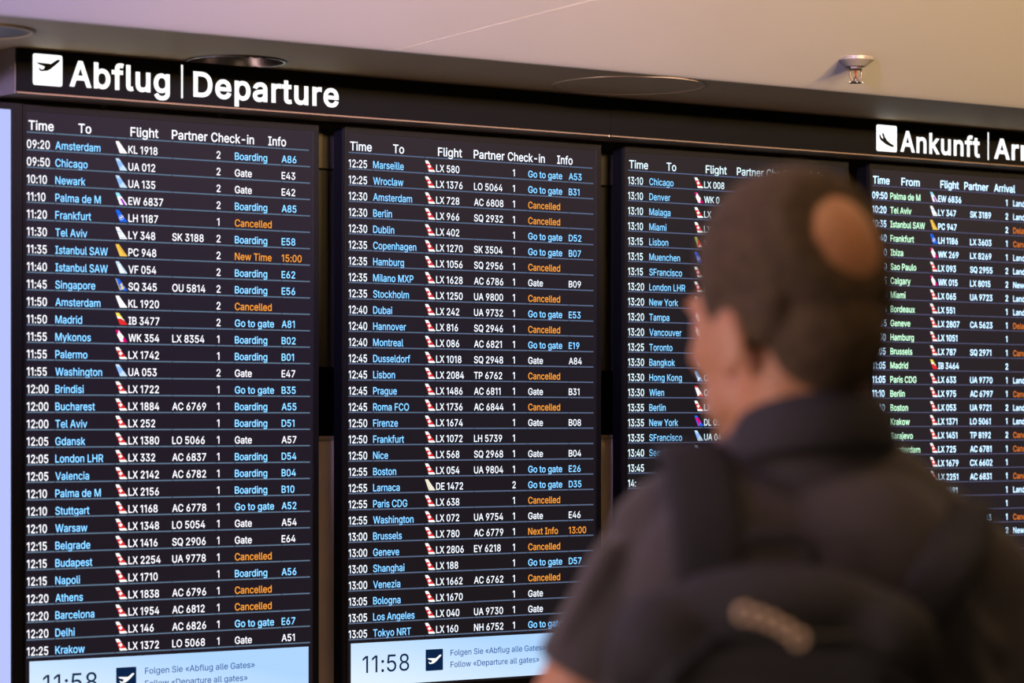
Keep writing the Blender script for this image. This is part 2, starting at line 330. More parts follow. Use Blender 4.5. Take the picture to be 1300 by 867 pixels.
«403;168,49 33,209 168,369 238,369 105,209 238,49;307,49 171,209 307,369 377,369 243,209 377,49
»403;26,49 159,209 26,369 96,369 231,209 96,49;165,49 298,209 165,369 234,369 370,209 234,49'''
G = {}
for ln in GLYPHS.strip('\n').split('\n'):
    ch = ln[0]
    q = ln[1:].split(';')
    G[ch] = (int(q[0]), [[tuple(map(int, p.split(','))) for p in s.split(' ')] for s in q[1:]])


def poly_area(p):
    return sum(p[i][0] * p[(i + 1) % len(p)][1] - p[(i + 1) % len(p)][0] * p[i][1] for i in range(len(p))) / 2


def offset_poly(p, d):
    n = len(p)
    out = []
    for i in range(n):
        a, b, c = Vector(p[i - 1]), Vector(p[i]), Vector(p[(i + 1) % n])
        e0, e1 = (b - a).normalized(), (c - b).normalized()
        n0, n1 = Vector((-e0.y, e0.x)), Vector((-e1.y, e1.x))
        m = n0 + n1
        if m.length < 0.2:
            m = n0
        m.normalize()
        k = min(1.6, 1 / max(0.3, m.dot(n0)))
        out.append(tuple(b + m * d * k))
    return out


def winding(x, y, poly):
    w = 0
    x0, y0 = poly[-1]
    for x1, y1 in poly:
        if (y0 > y) != (y1 > y) and x < (x1 - x0) * (y - y0) / (y1 - y0) + x0:
            w += 1 if y1 > y0 else -1
        x0, y0 = x1, y1
    return w


GC = {}


def glyph(ch, bold):
    if (ch, bold) in GC:
        return GC[(ch, bold)]
    adv, cs = G[ch]
    loops = [offset_poly(l, bold) if bold else l for l in cs]
    vs, fs = [], []
    if loops:
        pts, eds = [], []
        for l in loops:
            b0 = len(pts)
            pts += [Vector(p) for p in l]
            eds += [(b0 + i, b0 + (i + 1) % len(l)) for i in range(len(l))]
        ov, _, of, _, _, _ = delaunay_2d_cdt(pts, eds, [], 0, 0.01)
        vs = [(v.x, v.y) for v in ov]
        for t in of:
            cx = sum(vs[i][0] for i in t) / 3
            cy = sum(vs[i][1] for i in t) / 3
            if sum(winding(cx, cy, l) for l in loops) < 0:
                fs.append(tuple(t))
    xs = [v[0] for v in vs] or [0]
    GC[(ch, bold)] = (adv, vs, fs, min(xs), max(xs))
    return GC[(ch, bold)]


class Flat:
    """collects flat print on a plane that faces -y: polygons in (x, z), one material slot per colour"""

    def __init__(self):
        self.v, self.f, self.mi, self.mats = [], [], [], []

    def slot(self, m):
        if m not in self.mats:
            self.mats.append(m)
        return self.mats.index(m)

    def poly(self, pts, m, y=0.0):
        b = len(self.v)
        self.v += [(p[0], y, p[1]) for p in pts]
        self.f.append(tuple(range(b, b + len(pts))))
        self.mi.append(self.slot(m))

    def rect(self, x0, x1, z0, z1, m, y=0.0):
        self.poly([(x0, z0), (x1, z0), (x1, z1), (x0, z1)], m, y)

    def text(self, s, x, z, sx, sz, m, bold=6, y=0.0, track=0):
        """left edge of the first letter at x, baseline at z; sx, sz metres per font unit"""
        s0 = self.slot(m)
        first = True
        for ch in s:
            adv, vs, fs, mn, mx = glyph(ch, bold)
            if first:
                x -= mn * sx
                first = False
            b = len(self.v)
            self.v += [(x + v[0] * sx, y, z + v[1] * sz) for v in vs]
            self.f += [tuple(b + i for i in f) for f in fs]
            self.mi += [s0] * len(fs)
            x += (adv + track) * sx
        return x

    def build(self, name, parent=None, loc=None):
        me = bpy.data.meshes.new(name)
        me.from_pydata(self.v, [], self.f)
        for p, i in zip(me.polygons, self.mi):
            p.material_index = i
        me.update()
        return link(name, me, self.mats, parent, loc=loc)

# ------------------------------------------------------------------ materials of the place
M_CEIL = mat('ceiling_paint', (0.72, 0.66, 0.56), 0.7, noise=0.02, scale=3)
M_SOFFIT = mat('soffit_panel', (0.50, 0.37, 0.185), 0.6, noise=0.04, scale=4)  # darker than the ceiling paint: part of the strip's shade is in this colour
M_FLOOR = mat('floor_stone', (0.10, 0.09, 0.08), 0.3, noise=0.25, scale=12)
M_WALL = mat('wall_panel_brown', (0.74, 0.57, 0.38), 0.6, noise=0.04, scale=9)
M_WALLD = mat('wall_panel_shaded', (0.030, 0.024, 0.016), 0.6, spec=0.2, noise=0.05, scale=9)  # same panelling as below, its shade put into a darker colour
M_WALLU = mat('wall_panel_top_shaded', (0.055, 0.043, 0.029), 0.6, spec=0.2, noise=0.05, scale=9)  # panelling behind the sign, darkened in colour to stand for its shade
M_VOID = mat('recess_black', (0.006, 0.006, 0.006), 0.9)
M_BEZEL = mat('display_bezel', (0.009, 0.0085, 0.0065), 0.5, spec=0.06)
M_SIDE = mat('display_side', (0.003, 0.003, 0.0035), 0.5, spec=0.08)
M_GAP = mat('display_gap', (0.002, 0.002, 0.002), 0.8)
M_SIGN = mat('sign_black', (0.0055, 0.0052, 0.0042), 0.7, spec=0.02)
M_SIGNEND = mat('sign_end_metal', (0.075, 0.063, 0.048), 0.5, metal=0.2, noise=0.10, scale=14)
M_TRIM = mat('sign_trim_bronze', (0.30, 0.21, 0.14), 0.4, metal=0.7)
M_STEEL = mat('brushed_steel', (0.55, 0.50, 0.44), 0.3, metal=1.0)
M_DARKST = mat('dark_steel', (0.10, 0.09, 0.08), 0.3, metal=0.9)

# ------------------------------------------------------------------ the setting
boxo('floor', -9, 9, -12, 1, -0.1, 0, M_FLOOR)['kind'] = 'structure'

wall = tag(empty('wall_back', (0, 0.30, 0)), kind='structure')


def wall_part(name, x0, x1, y0, y1, z0, z1, m):
    return boxo(name, x0, x1, y0 - 0.30, y1 - 0.30, z0, z1, m, wall, 0.002)


boxo('recess', -6, 7, 0.02, 0.10, 0, ZC, M_VOID, wall)
xs = [-6, -0.9, -0.04, 0.729, 1.50, 2.27, 3.05, 3.9, 7]
for a, b in zip(xs, xs[1:]):
    wall_part('wall_panel', a + 0.002, b - 0.002, 0.10, 0.31, 0.0, ZO - 0.618, M_WALL)
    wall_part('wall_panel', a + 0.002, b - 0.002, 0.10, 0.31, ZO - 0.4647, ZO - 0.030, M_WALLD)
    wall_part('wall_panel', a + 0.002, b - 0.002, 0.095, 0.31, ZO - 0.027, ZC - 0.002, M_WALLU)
led = bmesh.new()
box(led, -6, 7, -0.206, -0.19, ZO - 0.626, ZO - 0.6165, 0.001)
obj('ledge', led, mat('ledge_strip', (0.34, 0.25, 0.16), 0.45), wall)

# low ceiling strip above the wall with the round hole of the downlight
EY = -0.455
DLC, DLR = (0.405, -0.140), 0.104
sof = bmesh.new()
ring = [(DLC[0] + DLR * math.cos(2 * math.pi * i / 64), DLC[1] + DLR * math.sin(2 * math.pi * i / 64)) for i in range(64)]
outer = [(-6, EY), (7, EY), (7, 0.4), (-6, 0.4)]
for z in (ZC, ZC + 0.012):
    vv = [sof.verts.new((x, y, z)) for x, y in outer + ring]
    for t in tessellate_polygon([[Vector((x, y, 0)) for x, y in outer], [Vector((x, y, 0)) for x, y in ring[::-1]]]):
        idx = [i if i < 4 else 4 + (63 - (i - 4)) for i in t]
        try:
            sof.faces.new([vv[i] for i in idx])
        except ValueError:
            pass
tag(obj('trim_1', sof, M_SOFFIT), kind='structure')


def ceil_z(y, ang=16.0, k=0.010):
    t = EY - y
    return ZC if t < 0 else ZC + math.tan(math.radians(ang)) * (math.sqrt(t * t + k * k) - k)


# hall ceiling: curves up from the strip towards the hall, two boards with a fine joint
ceil = tag(empty('ceiling', (0, EY, ZC)), kind='structure')
ysl = [EY - 0.0012 * i for i in range(60)] + [EY + 0.12 - 0.2 * i for i in range(1, 20)]


def joint_x(y):
    return 0.530 + (-0.412 - y) * 0.87


for side in (0, 1):
    bm = bmesh.new()
    rows = []
    for y in ysl:
        z = ceil_z(y)
        jx = joint_x(y)
        xa, xb = (-6, jx - 0.0009) if side == 0 else (jx + 0.0009, 10)
        r = []
        for x in (xa, xb):
            r.append(bm.verts.new((x, y - EY, z - ZC)))
        for x in (xb, xa):
            r.append(bm.verts.new((x, y - EY, z - ZC + 0.02)))
        rows.append(r)
    for a, b in zip(rows, rows[1:]):
        for k in range(4):
            bm.faces.new((a[k], a[(k + 1) % 4], b[(k + 1) % 4], b[k]))
    bm.faces.new(rows[0])
    bm.faces.new(rows[-1][::-1])
    obj('ceiling_board', bm, M_CEIL, ceil, smooth=False)
bm = bmesh.new()
hz = ceil_z(ysl[-1])
jb = bmesh.new()
jr = []
for y in ysl:
    jx = joint_x(y)
    z = ceil_z(y) - ZC
    jr.append([jb.verts.new(p) for p in ((jx - 0.0016, y - EY, z + 0.0005), (jx + 0.0016, y - EY, z + 0.0005))])
for a, b in zip(jr, jr[1:]):
    jb.faces.new((a[0], a[1], b[1], b[0]))
obj('joint_backing', jb, mat('joint_dark', (0.22, 0.17, 0.17), 0.8), ceil)
box(bm, -6, 10, -12 - EY, ysl[-1] - EY, hz - ZC, hz - ZC + 0.05)
obj('hall_board', bm, M_CEIL, ceil)

# ------------------------------------------------------------------ ceiling fittings
dl = tag(empty('downlight', (*DLC, ZC)), 'round recessed ceiling downlight with a dark shiny reflector above the word Departure', 'ceiling light')
bm = bmesh.new()
lathe(bm, [(0.1035, -0.002), (0.1030, -0.0035), (0.098, -0.003), (0.0975, 0.0), (0.0975, 0.012), (0.1035, 0.012)], seg=64)
obj('trim_ring', bm, M_STEEL, dl, True)
bm = bmesh.new()
lathe(bm, [(0.0975, 0.001), (0.094, 0.05), (0.080, 0.10), (0.050, 0.125), (0.0, 0.128)], seg=64)
obj('reflector', bm, mat('reflector_metal', (0.30, 0.26, 0.22), 0.28, metal=0.95), dl, True)
bm = bmesh.new()
lathe(bm, [(0.0, 0.085), (0.024, 0.088), (0.028, 0.11), (0.02, 0.124)], seg=24)
obj('lamp', bm, mat('lamp_glass_off', (0.25, 0.24, 0.22), 0.25), dl, True)
for k in range(7):
    a = math.radians(205 + k * 11)
    bm = bmesh.new()
    a0, a1 = a, a + math.radians(6)
    for r_ in (0,):
        vs = [bm.verts.new((r * math.cos(t), r * math.sin(t), z)) for z in (-0.0045, -0.0025) for r, t in ((0.099, a0), (0.102, a0), (0.102, a1), (0.099, a1))]
        bm.faces.new(vs[:4]); bm.faces.new(vs[4:][::-1])
        for q in range(4):
            bm.faces.new((vs[q], vs[(q + 1) % 4], vs[4 + (q + 1) % 4], vs[4 + q]))
    obj('vent_slot', bm, M_GAP, dl)

sp = tag(empty('ceiling_speaker', (-0.229, -0.264, ZC)), 'round perforated loudspeaker grille in the ceiling, at the far left above the sign', 'speaker')
bm = bmesh.new()
lathe(bm, [(0.107, 0.0), (0.1065, -0.004), (0.098, -0.0055), (0.097, -0.003)], seg=64)
obj('rim', bm, M_SOFFIT, sp, True)
gm = bpy.data.materials.new('speaker_mesh')
gm.use_nodes = True
nt = gm.node_tree
bs = nt.nodes['Principled BSDF']
tc = nt.nodes.new('ShaderNodeTexCoord')
vo = nt.nodes.new('ShaderNodeTexVoronoi')
vo.inputs['Scale'].default_value = 260
vo.inputs['Randomness'].default_value = 0
cr = nt.nodes.new('ShaderNodeValToRGB')
cr.color_ramp.elements[0].position = 0.28
cr.color_ramp.elements[0].color = (0.03, 0.026, 0.02, 1)
cr.color_ramp.elements[1].position = 0.4
cr.color_ramp.elements[1].color = (0.27, 0.22, 0.15, 1)
nt.links.new(tc.outputs['Object'], vo.inputs['Vector'])
nt.links.new(vo.outputs['Distance'], cr.inputs['Fac'])
nt.links.new(cr.outputs['Color'], bs.inputs['Base Color'])
bs.inputs['Roughness'].default_value = 0.5
bm = bmesh.new()
lathe(bm, [(0.0975, -0.003), (0.06, -0.0045), (0.0, -0.005)], seg=64)
obj('grille', bm, gm, sp, True)

ac = tag(empty('ceiling_cover_plate', (1.32, -0.285, ZC)), 'thin round cover plate flush in the ceiling above the middle of the sign', 'cover')
bm = bmesh.new()
lathe(bm, [(0.168, 0.0), (0.168, -0.0012), (0.1655, -0.002), (0.164, -0.0012), (0.0, -0.0012)], seg=96)
obj('disc', bm, M_SOFFIT, ac)
bm = bmesh.new()
lathe(bm, [(0.1695, 0.0), (0.1695, -0.0022), (0.1675, -0.0028), (0.1668, -0.0010)], seg=96)
obj('edge_ring', bm, mat('plate_edge', (0.60, 0.47, 0.30), 0.35, metal=0.5), ac, True)

# sprinkler hanging from the bright ceiling
SPX, SPY = 1.677, -0.632
sk = tag(empty('fire_sprinkler', (SPX, SPY, ceil_z(SPY))), 'small pendent fire sprinkler with a conical white rosette on the bright ceiling', 'sprinkler')
M_BRASS = mat('sprinkler_metal', (0.16, 0.13, 0.10), 0.4, metal=0.8)
bm = bmesh.new()
lathe(bm, [(0.0405, 0.004), (0.0400, -0.003), (0.0215, -0.0165), (0.0205, -0.0165), (0.0, -0.0150)], seg=48)
obj('rosette', bm, mat('rosette_paint', (0.20, 0.175, 0.14), 0.35), sk)
bm = bmesh.new()
lathe(bm, [(0.0, -0.014), (0.0150, -0.014), (0.0150, -0.0215), (0.0125, -0.0235), (0.0, -0.0235)], seg=6)
obj('hex_body', bm, M_BRASS, sk)
for s in (-1, 1):
    bm = bmesh.new()
    c_, s_ = math.cos(-0.55), math.sin(-0.55)
    tube(bm, [(s * r * c_, s * r * s_, z) for r, z in ((0.0115, -0.022), (0.0128, -0.030), (0.0125, -0.037), (0.0085, -0.044), (0.0035, -0.0485))], 0.0021, 8)
    obj('frame_arm', bm, M_BRASS, sk, True)
bm = bmesh.new()
tube(bm, [(0, 0, -0.0235), (0, 0, -0.0405)], 0.0021, 10)
obj('glass_bulb', bm, mat('bulb_red', (0.20, 0.02, 0.015), 0.2), sk, True)
bm = bmesh.new()
tube(bm, [(0, 0, -0.040), (0, 0, -0.0505)], [0.004, 0.0045], 10)
obj('screw', bm, M_BRASS, sk, True)
bm = bmesh.new()
n = 48
rr = [0.0178 if (i // 2) % 2 else 0.0135 for i in range(n)]
for z in (-0.0505, -0.0518):
    bm.faces.new([bm.verts.new((rr[i] * math.cos(2 * math.pi * i / n), rr[i] * math.sin(2 * math.pi * i / n), z)) for i in range(n)])
bm.verts.ensure_lookup_table()
for i in range(n):
    j = (i + 1) % n
    bm.faces.new((bm.verts[i], bm.verts[j], bm.verts[n + j], bm.verts[n + i]))
obj('deflector', bm, M_DARKST, sk)

# ------------------------------------------------------------------ overhead sign
SX0, SX1 = -0.0640, 4.10
SZ0, SZ1 = ZO + 0.0660, ZC - 0.0012
SY = -0.090
sg = tag(empty('overhead_sign', (0, 0, ZO)), 'long black overhead sign with white lettering Abflug, Departure, Ankunft and Arrival', 'sign')


def sbox(name, x0, x1, y0, y1, z0, z1, m, bevel=0):
    return boxo(name, x0, x1, y0, y1, z0 - ZO, z1 - ZO, m, sg, bevel)


for x0, x1 in ((SX0, 1.4195), (1.4205, 2.84), (2.841, SX1)):
    sbox('front_panel', x0, x1, SY, SY + 0.006, SZ0 + 0.0035, SZ1 - 0.0012, M_SIGN)
sbox('bottom_rail', SX0 - 0.001, SX1, SY - 0.0015, SY + 0.006, SZ0, SZ0 + 0.0032, M_TRIM)
sbox('top_rail', SX0 - 0.001, SX1, SY - 0.0015, SY + 0.004, SZ1 - 0.0012, SZ1, M_TRIM)
sbox('underside', SX0, SX1, SY + 0.007, 0.016, SZ0 + 0.001, SZ0 + 0.004, mat('underside_bronze', (0.20, 0.15, 0.10), 0.45, spec=0.3))
sbox('end_cap', SX0 - 0.004, SX0 - 0.001, SY + 0.004, 0.09, SZ0, SZ1 - 0.001, M_SIGNEND, 0.0005)
bm = bmesh.new()
lathe(bm, [(0.0, 0.0), (0.0045, 0.0), (0.0040, 0.0015), (0.0, 0.002)], seg=16)
sc_ = obj('screw_head', bm, M_SIGNEND, sg)
sc_.rotation_euler = (0, math.radians(-90), 0)
sc_.location = (SX0 - 0.004, -0.066, 0.1165)
for z in (0.0672, 0.1585):
    sbox('joint_clip', 1.414, 1.420, SY - 0.0035, SY, ZO + z - 0.0022, ZO + z + 0.0022, M_STEEL, 0.0006)

WHITE_SIGN = glow('sign_light', (1.0, 1.0, 1.0), 1.25)


def word(name, s, x, z, cap, x_end):
    t = Flat()
    n_ = 0
    sz = cap / 545
    tmp = Flat().text(s, 0, 0, 1, 1, M_GAP, bold=21, track=32)
    last = glyph(s[-1], 21)
    nat = tmp - last[0] - 32 + last[4]
    sx = (x_end - x) / nat
    t.text(s, x, z, sx, sz, WHITE_SIGN, bold=21, y=SY - 0.0022, track=32)
    return t.build(name, sg)


word('abflug_lettering', 'Abflug', 0.0489, 0.0874 + 0.0012, 0.0520, 0.2771)
word('departure_lettering', 'Departure', 0.3320, 0.0856 + 0.0012, 0.0520, 0.6860)
word('ankunft_lettering', 'Ankunft', 2.3228, 0.0822 + 0.0012, 0.0520, 2.5977)
word('arrival_lettering', 'Arrival', 2.6475, 0.0822 + 0.0012, 0.0520, 2.914)
for x, z0, z1 in ((0.3055, 0.0799, 0.1484), (2.6270, 0.0765, 0.1470)):
    t = Flat()
    t.rect(x - 0.0022, x + 0.0022, z0, z1, WHITE_SIGN, SY - 0.0022)
    t.build('divider_bar', sg)

# take-off silhouette, traced in unit square (0..1, 0..1)
PLANE = [(0.13, 0.705), (0.15, 0.72), (0.58, 0.705), (0.60, 0.70), (0.80, 0.84), (0.86, 0.86), (0.92, 0.845), (0.90, 0.80), (0.80, 0.71), (0.62, 0.555),
         (0.52, 0.49), (0.44, 0.465), (0.27, 0.445), (0.235, 0.46), (0.18, 0.545), (0.20, 0.555), (0.30, 0.50), (0.36, 0.53), (0.40, 0.585), (0.38, 0.61), (0.20, 0.66)]


def rounded(x0, x1, z0, z1, r, n=6):
    pts = []
    for cx, cz, a0 in ((x1 - r, z1 - r, 0), (x0 + r, z1 - r, 90), (x0 + r, z0 + r, 180), (x1 - r, z0 + r, 270)):
        pts += [(cx + r * math.cos(math.radians(a0 + 90 * k / n)), cz + r * math.sin(math.radians(a0 + 90 * k / n))) for k in range(n + 1)]
    return pts


def flat_poly(t, pts, m, y):
    b = len(t.v)
    t.v += [(p[0], y, p[1]) for p in pts]
    s0 = t.slot(m)
    for tr in tessellate_polygon([[Vector((p[0], p[1], 0)) for p in pts]]):
        t.f.append(tuple(b + i for i in tr))
        t.mi.append(s0)


def plane_shape(x0, x1, z0, z1, land=False, scale=1.0):
    out = []
    for u, v in PLANE:
        if land:
            # nose down to the right: mirror the climb and steepen it
            cu, cv = u - 0.5, v - 0.62
            a = math.radians(-68)
            u2 = cu * math.cos(a) - cv * math.sin(a)
            v2 = cu * math.sin(a) + cv * math.cos(a)
            u, v = 0.46 + u2 * 0.86, 0.48 + v2 * 0.80
        out.append((x0 + u * (x1 - x0), z0 + v * (z1 - z0)))
    return out


def pictogram(x0, x1, z0, z1, land):
    t = Flat()
    flat_poly(t, rounded(x0, x1, z0, z1, 0.005), WHITE_SIGN, SY - 0.0022)
    p = t.build('pictogram', sg)
    t = Flat()
    if land:
        L = [(.286, .70), (.335, .685), (.42, .53), (.52, .415), (.66, .325), (.815, .27), (.85, .215), (.80, .19), (.66, .205), (.43, .285), (.20, .42),
             (.145, .51), (.135, .62), (.185, .61), (.235, .52), (.31, .47), (.325, .52), (.27, .63)]
        pts = [(x0 + u * (x1 - x0), z0 + v * (z1 - z0)) for u, v in L]
    else:
        pts = plane_shape(x0, x1, z0, z1)
    flat_poly(t, pts, M_SIGN, SY - 0.0030)
    t.build('aircraft_symbol', p)


pictogram(-0.0317, 0.0334, 0.0845, 0.1470, False)
pictogram(2.2423, 2.3114, 0.0790, 0.1440, True)

# ------------------------------------------------------------------ displays
ROW = 0.03537
LINE_W = 0.6704
DX = [0.0, 0.76885, 1.54065, 2.31500]
DZ = [0.0, 0.0012, 0.0020, 0.0039]

TW = [glow('text_white_a', (0.93, 0.93, 1.0), 1.35), glow('text_white_b', (0.84, 0.90, 1.0), 1.35),
      glow('text_white_c', (0.72, 0.92, 1.0), 1.3), glow('text_white_d', (0.52, 0.76, 1.0), 2.1)]
TB = [glow('text_blue_a', (0.21, 0.56, 1.0), 1.75), glow('text_blue_b', (0.20, 0.54, 1.0), 1.7),
      glow('text_blue_c', (0.22, 0.60, 1.0), 1.45), glow('text_mint', (0.52, 0.90, 0.62), 1.7)]
TO = glow('text_orange', (1.0, 0.36, 0.045), 1.1)
TO4 = glow('text_orange_deep', (0.85, 0.22, 0.035), 1.0)
RULE = [glow('rule_a', (0.095, 0.145, 0.215), 1.2), glow('rule_b', (0.085, 0.12, 0.20), 1.2), glow('rule_c', (0.08, 0.105, 0.19), 1.2), glow('rule_d', (0.068, 0.07, 0.13), 1.2)]


def panel_mat(name, em):
    return mat(name, (0.006, 0.0055, 0.006), 0.5, spec=0.08, emit=em, estr=1.0)


PANEL = [panel_mat('panel_glow_a', (0.0125, 0.0090, 0.0150)), panel_mat('panel_glow_b', (0.0105, 0.0080, 0.0105)),
         panel_mat('panel_glow_c', (0.0095, 0.0080, 0.0090)), panel_mat('panel_glow_d', (0.0200, 0.0150, 0.0180))]
BANNER = glow_gradient('banner_light', (0.78, 0.90, 1.0), (0.42, 0.66, 1.0), 1.04)
NAVY = glow('banner_navy', (0.004, 0.018, 0.065))
MIDBLUE = glow('banner_blue', (0.008, 0.075, 0.30))

WHT = glow('emblem_white', (1, 1, 1), 1.1)
E_RED = glow('emblem_red', (0.80, 0.03, 0.03))
E_PALE = glow('emblem_pale_blue', (0.62, 0.82, 1.0))
E_SKY = glow('emblem_sky', (0.30, 0.55, 1.0))
E_CYAN = glow('emblem_cyan', (0.35, 0.85, 1.0))
E_PURP = glow('emblem_purple', (0.36, 0.02, 0.58))
E_BLUE = glow('emblem_blue', (0.015, 0.14, 0.85))
E_YEL = glow('emblem_yellow', (0.98, 0.62, 0.10))
E_ORA = glow('emblem_orange', (0.85, 0.30, 0.05))
E_GOLD = glow('emblem_gold', (0.85, 0.70, 0.28))
E_LEM = glow('emblem_lemon', (0.95, 0.85, 0.12))
E_MAG = glow('emblem_magenta', (0.80, 0.0, 0.20))
E_CREAM = glow('emblem_cream', (0.92, 0.88, 0.72))
E_GREEN = glow('emblem_green', (0.30, 0.48, 0.10))
E_INDIGO = glow('emblem_indigo', (0.08, 0.05, 0.62))
E_TEAL = glow('emblem_teal', (0.06, 0.34, 0.66))
E_GREY = glow('emblem_grey', (0.06, 0.055, 0.06))
E_VIO = glow('emblem_violet', (0.20, 0.07, 0.60))
EW_, EH_ = 0.0277, 0.0245


def eu(u, v):
    return (u * EW_, v * EH_)


def el(v):
    return 0.37 * (1 - v)


def er(v):
    return 1 - 0.72 * v


def emblem(kind):
    t = Flat()

    def band(v0, v1, m, y=0, a0=0, b0=0):
        t.poly([eu(el(v0), v0), eu(er(v0), v0), eu(er(v1), v1), eu(el(v1), v1)], m, y)

    def shape(pts, m, k=1):
        b = len(t.v)
        t.v += [(eu(*p)[0], -0.0002 * k, eu(*p)[1]) for p in pts]
        s0 = t.slot(m)
        for tr in tessellate_polygon([[Vector((p[0], p[1], 0)) for p in pts]]):
            t.f.append(tuple(b + i for i in tr))
            t.mi.append(s0)

    def disc(u, v, r, m, k=1, n=14):
        shape([(u + r * math.cos(2 * math.pi * i / n), v + r * 1.13 * math.sin(2 * math.pi * i / n)) for i in range(n)], m, k)

    if kind == 'LX':
        band(0, 0.19, WHT); band(0.19, 0.72, E_RED); band(0.72, 1, WHT)
        cu, cv, a, w = 0.42, 0.48, 0.155, 0.065
        shape([(cu - w, cv - a), (cu + w, cv - a), (cu + w, cv - w), (cu + a, cv - w), (cu + a, cv + w), (cu + w, cv + w),
               (cu + w, cv + a), (cu - w, cv + a), (cu - w, cv + w), (cu - a, cv + w), (cu - a, cv - w), (cu - w, cv - w)], WHT)
    elif kind == 'KL':
        band(0, 1, WHT)
    elif kind == 'VF':
        band(0, 1, E_PALE)
        shape([(0.42, 0.05), (0.75, 0.05), (0.30, 0.8), (0.2, 0.8)], WHT)
    elif kind == 'UA':
        band(0, 1, E_SKY)
        shape([(0.37, 0.0), (1.0, 0.0), (0.62, 0.48), (0.36, 0.2)], E_PALE)
        shape([(0.0, 1.0), (0.28, 1.0), (0.46, 0.75), (0.09, 0.8)], E_PALE)
    elif kind == 'EW':
        band(0, 0.68, WHT); band(0.68, 1, E_CYAN)
        shape([(0.64, 0), (0.86, 0), (0.54, 0.53), (0.36, 0.53)], E_PURP)
    elif kind == 'LH':
        band(0, 1, E_BLUE)
        disc(0.48, 0.37, 0.19, WHT, 1); disc(0.48, 0.37, 0.165, E_BLUE, 2)
        shape([(0.34, 0.38), (0.46, 0.42), (0.62, 0.5), (0.50, 0.30), (0.42, 0.30)], WHT, 3)
    elif kind == 'LY':
        band(0, 1, WHT)
        shape([(0.12, 0.69), (0.50, 0.62), (0.56, 0.55), (0.16, 0.60)], E_SKY)
        shape([(0.32, 0.15), (0.86, 0.17), (0.90, 0.11), (0.34, 0.10)], E_SKY)
        disc(0.42, 0.42, 0.07, E_PALE)
    elif kind == 'PC':
        band(0, 1, E_YEL)
        shape([(0.20, 0.86), (0.32, 0.82), (0.86, 0.14), (0.76, 0.14)], E_ORA)
    elif kind == 'SQ':
        band(0, 1, E_BLUE)
        shape([(0, 1), (0.05, 1), (0.42, 0), (0.37, 0)], E_GOLD)
        shape([(0.42, 0.08), (0.66, 0.08), (0.76, 0.26), (0.60, 0.36), (0.54, 0.66), (0.44, 0.55), (0.36, 0.45), (0.46, 0.35)], E_GOLD)
    elif kind == 'IB':
        band(0, 1, E_RED)
        shape([(0.18, 0.52), (0.15, 0.62), (0.02, 0.98), (0.28, 1.0), (0.76, 0.34), (0.45, 0.52)], WHT)
        shape([(0.0, 1.0), (0.28, 1.0), (0.70, 0.42), (0.40, 0.62), (0.10, 0.75)], E_LEM, 2)
    elif kind == 'WK':
        band(0, 1, E_MAG)
        pts = []
        for i in range(16):
            r = 0.31 if i % 2 == 0 else 0.19
            a = math.pi / 2 + math.pi * i / 8
            pts.append((0.42 + r * 0.62 * math.cos(a) * 1.1, 0.40 + r * 1.3 * math.sin(a)))
        shape([(0.26, 0.98), (0.38, 0.80), (0.50, 0.66), (0.68, 0.46), (0.62, 0.22), (0.66, 0.02), (0.44, 0.02), (0.20, 0.42), (0.12, 0.62), (0.20, 0.70)], WHT)
        disc(0.42, 0.38, 0.06, E_GOLD, 2)
    elif kind == 'DE':
        band(0, 1, E_CREAM)
        for q in (0.12, 0.42):
            shape([(q, 0.95), (q + 0.04, 0.9), (q + 0.42, 0.06), (q + 0.34, 0.06)], E_GOLD) if q < 0.3 else None
    elif kind == 'TP':
        band(0, 1, E_RED)
        shape([(0, 1), (0.28, 1), (0.40, 0.6), (0.37, 0.0), (0.30, 0.2)], E_GREEN)
        shape([(0.42, 0.05), (0.9, 0.05), (0.6, 0.3)], WHT, 2)
    elif kind == 'TG':
        band(0, 1, E_INDIGO)
        shape([(0.42, 0.02), (0.60, 0.10), (0.80, 0.30), (0.62, 0.46), (0.48, 0.62), (0.34, 0.30)], E_GOLD)
        disc(0.60, 0.30, 0.07, E_PURP, 2)
    elif kind == 'CX':
        band(0, 1, E_TEAL)
        shape([(0.12, 0.86), (0.20, 0.62), (0.40, 0.42), (0.55, 0.36), (0.78, 0.34), (0.60, 0.22), (0.44, 0.04), (0.34, 0.10), (0.44, 0.24), (0.26, 0.46), (0.14, 0.70)], WHT)
    elif kind == 'OS':
        band(0, 1, WHT); 
        shape([(0, 1), (0.28, 1), (0.40, 0.83), (0.06, 0.83)], E_RED)
        shape([(0.37, 0), (1.0, 0), (0.76, 0.24), (0.55, 0.12)], E_RED)
    elif kind == 'DL':
        band(0, 1, E_BLUE)
        shape([(0.08, 0.80), (0.42, 0.80), (0.68, 0.40), (0.50, 0.0), (0.37, 0.0)], E_MAG)
        shape([(0.13, 0.62), (0.30, 0.56), (0.48, 0.24), (0.46, 0.0), (0.37, 0.0)], E_VIO, 2)
    elif kind == 'AC':
        band(0, 1, E_GREY)
        disc(0.47, 0.38, 0.14, E_RED)
    me = bpy.data.meshes.new('airline_emblem')
    me.from_pydata(t.v, [], t.f)
    for p, i in zip(me.polygons, t.mi):
        p.material_index = i
    for m in t.mats:
        me.materials.append(m)
    return me


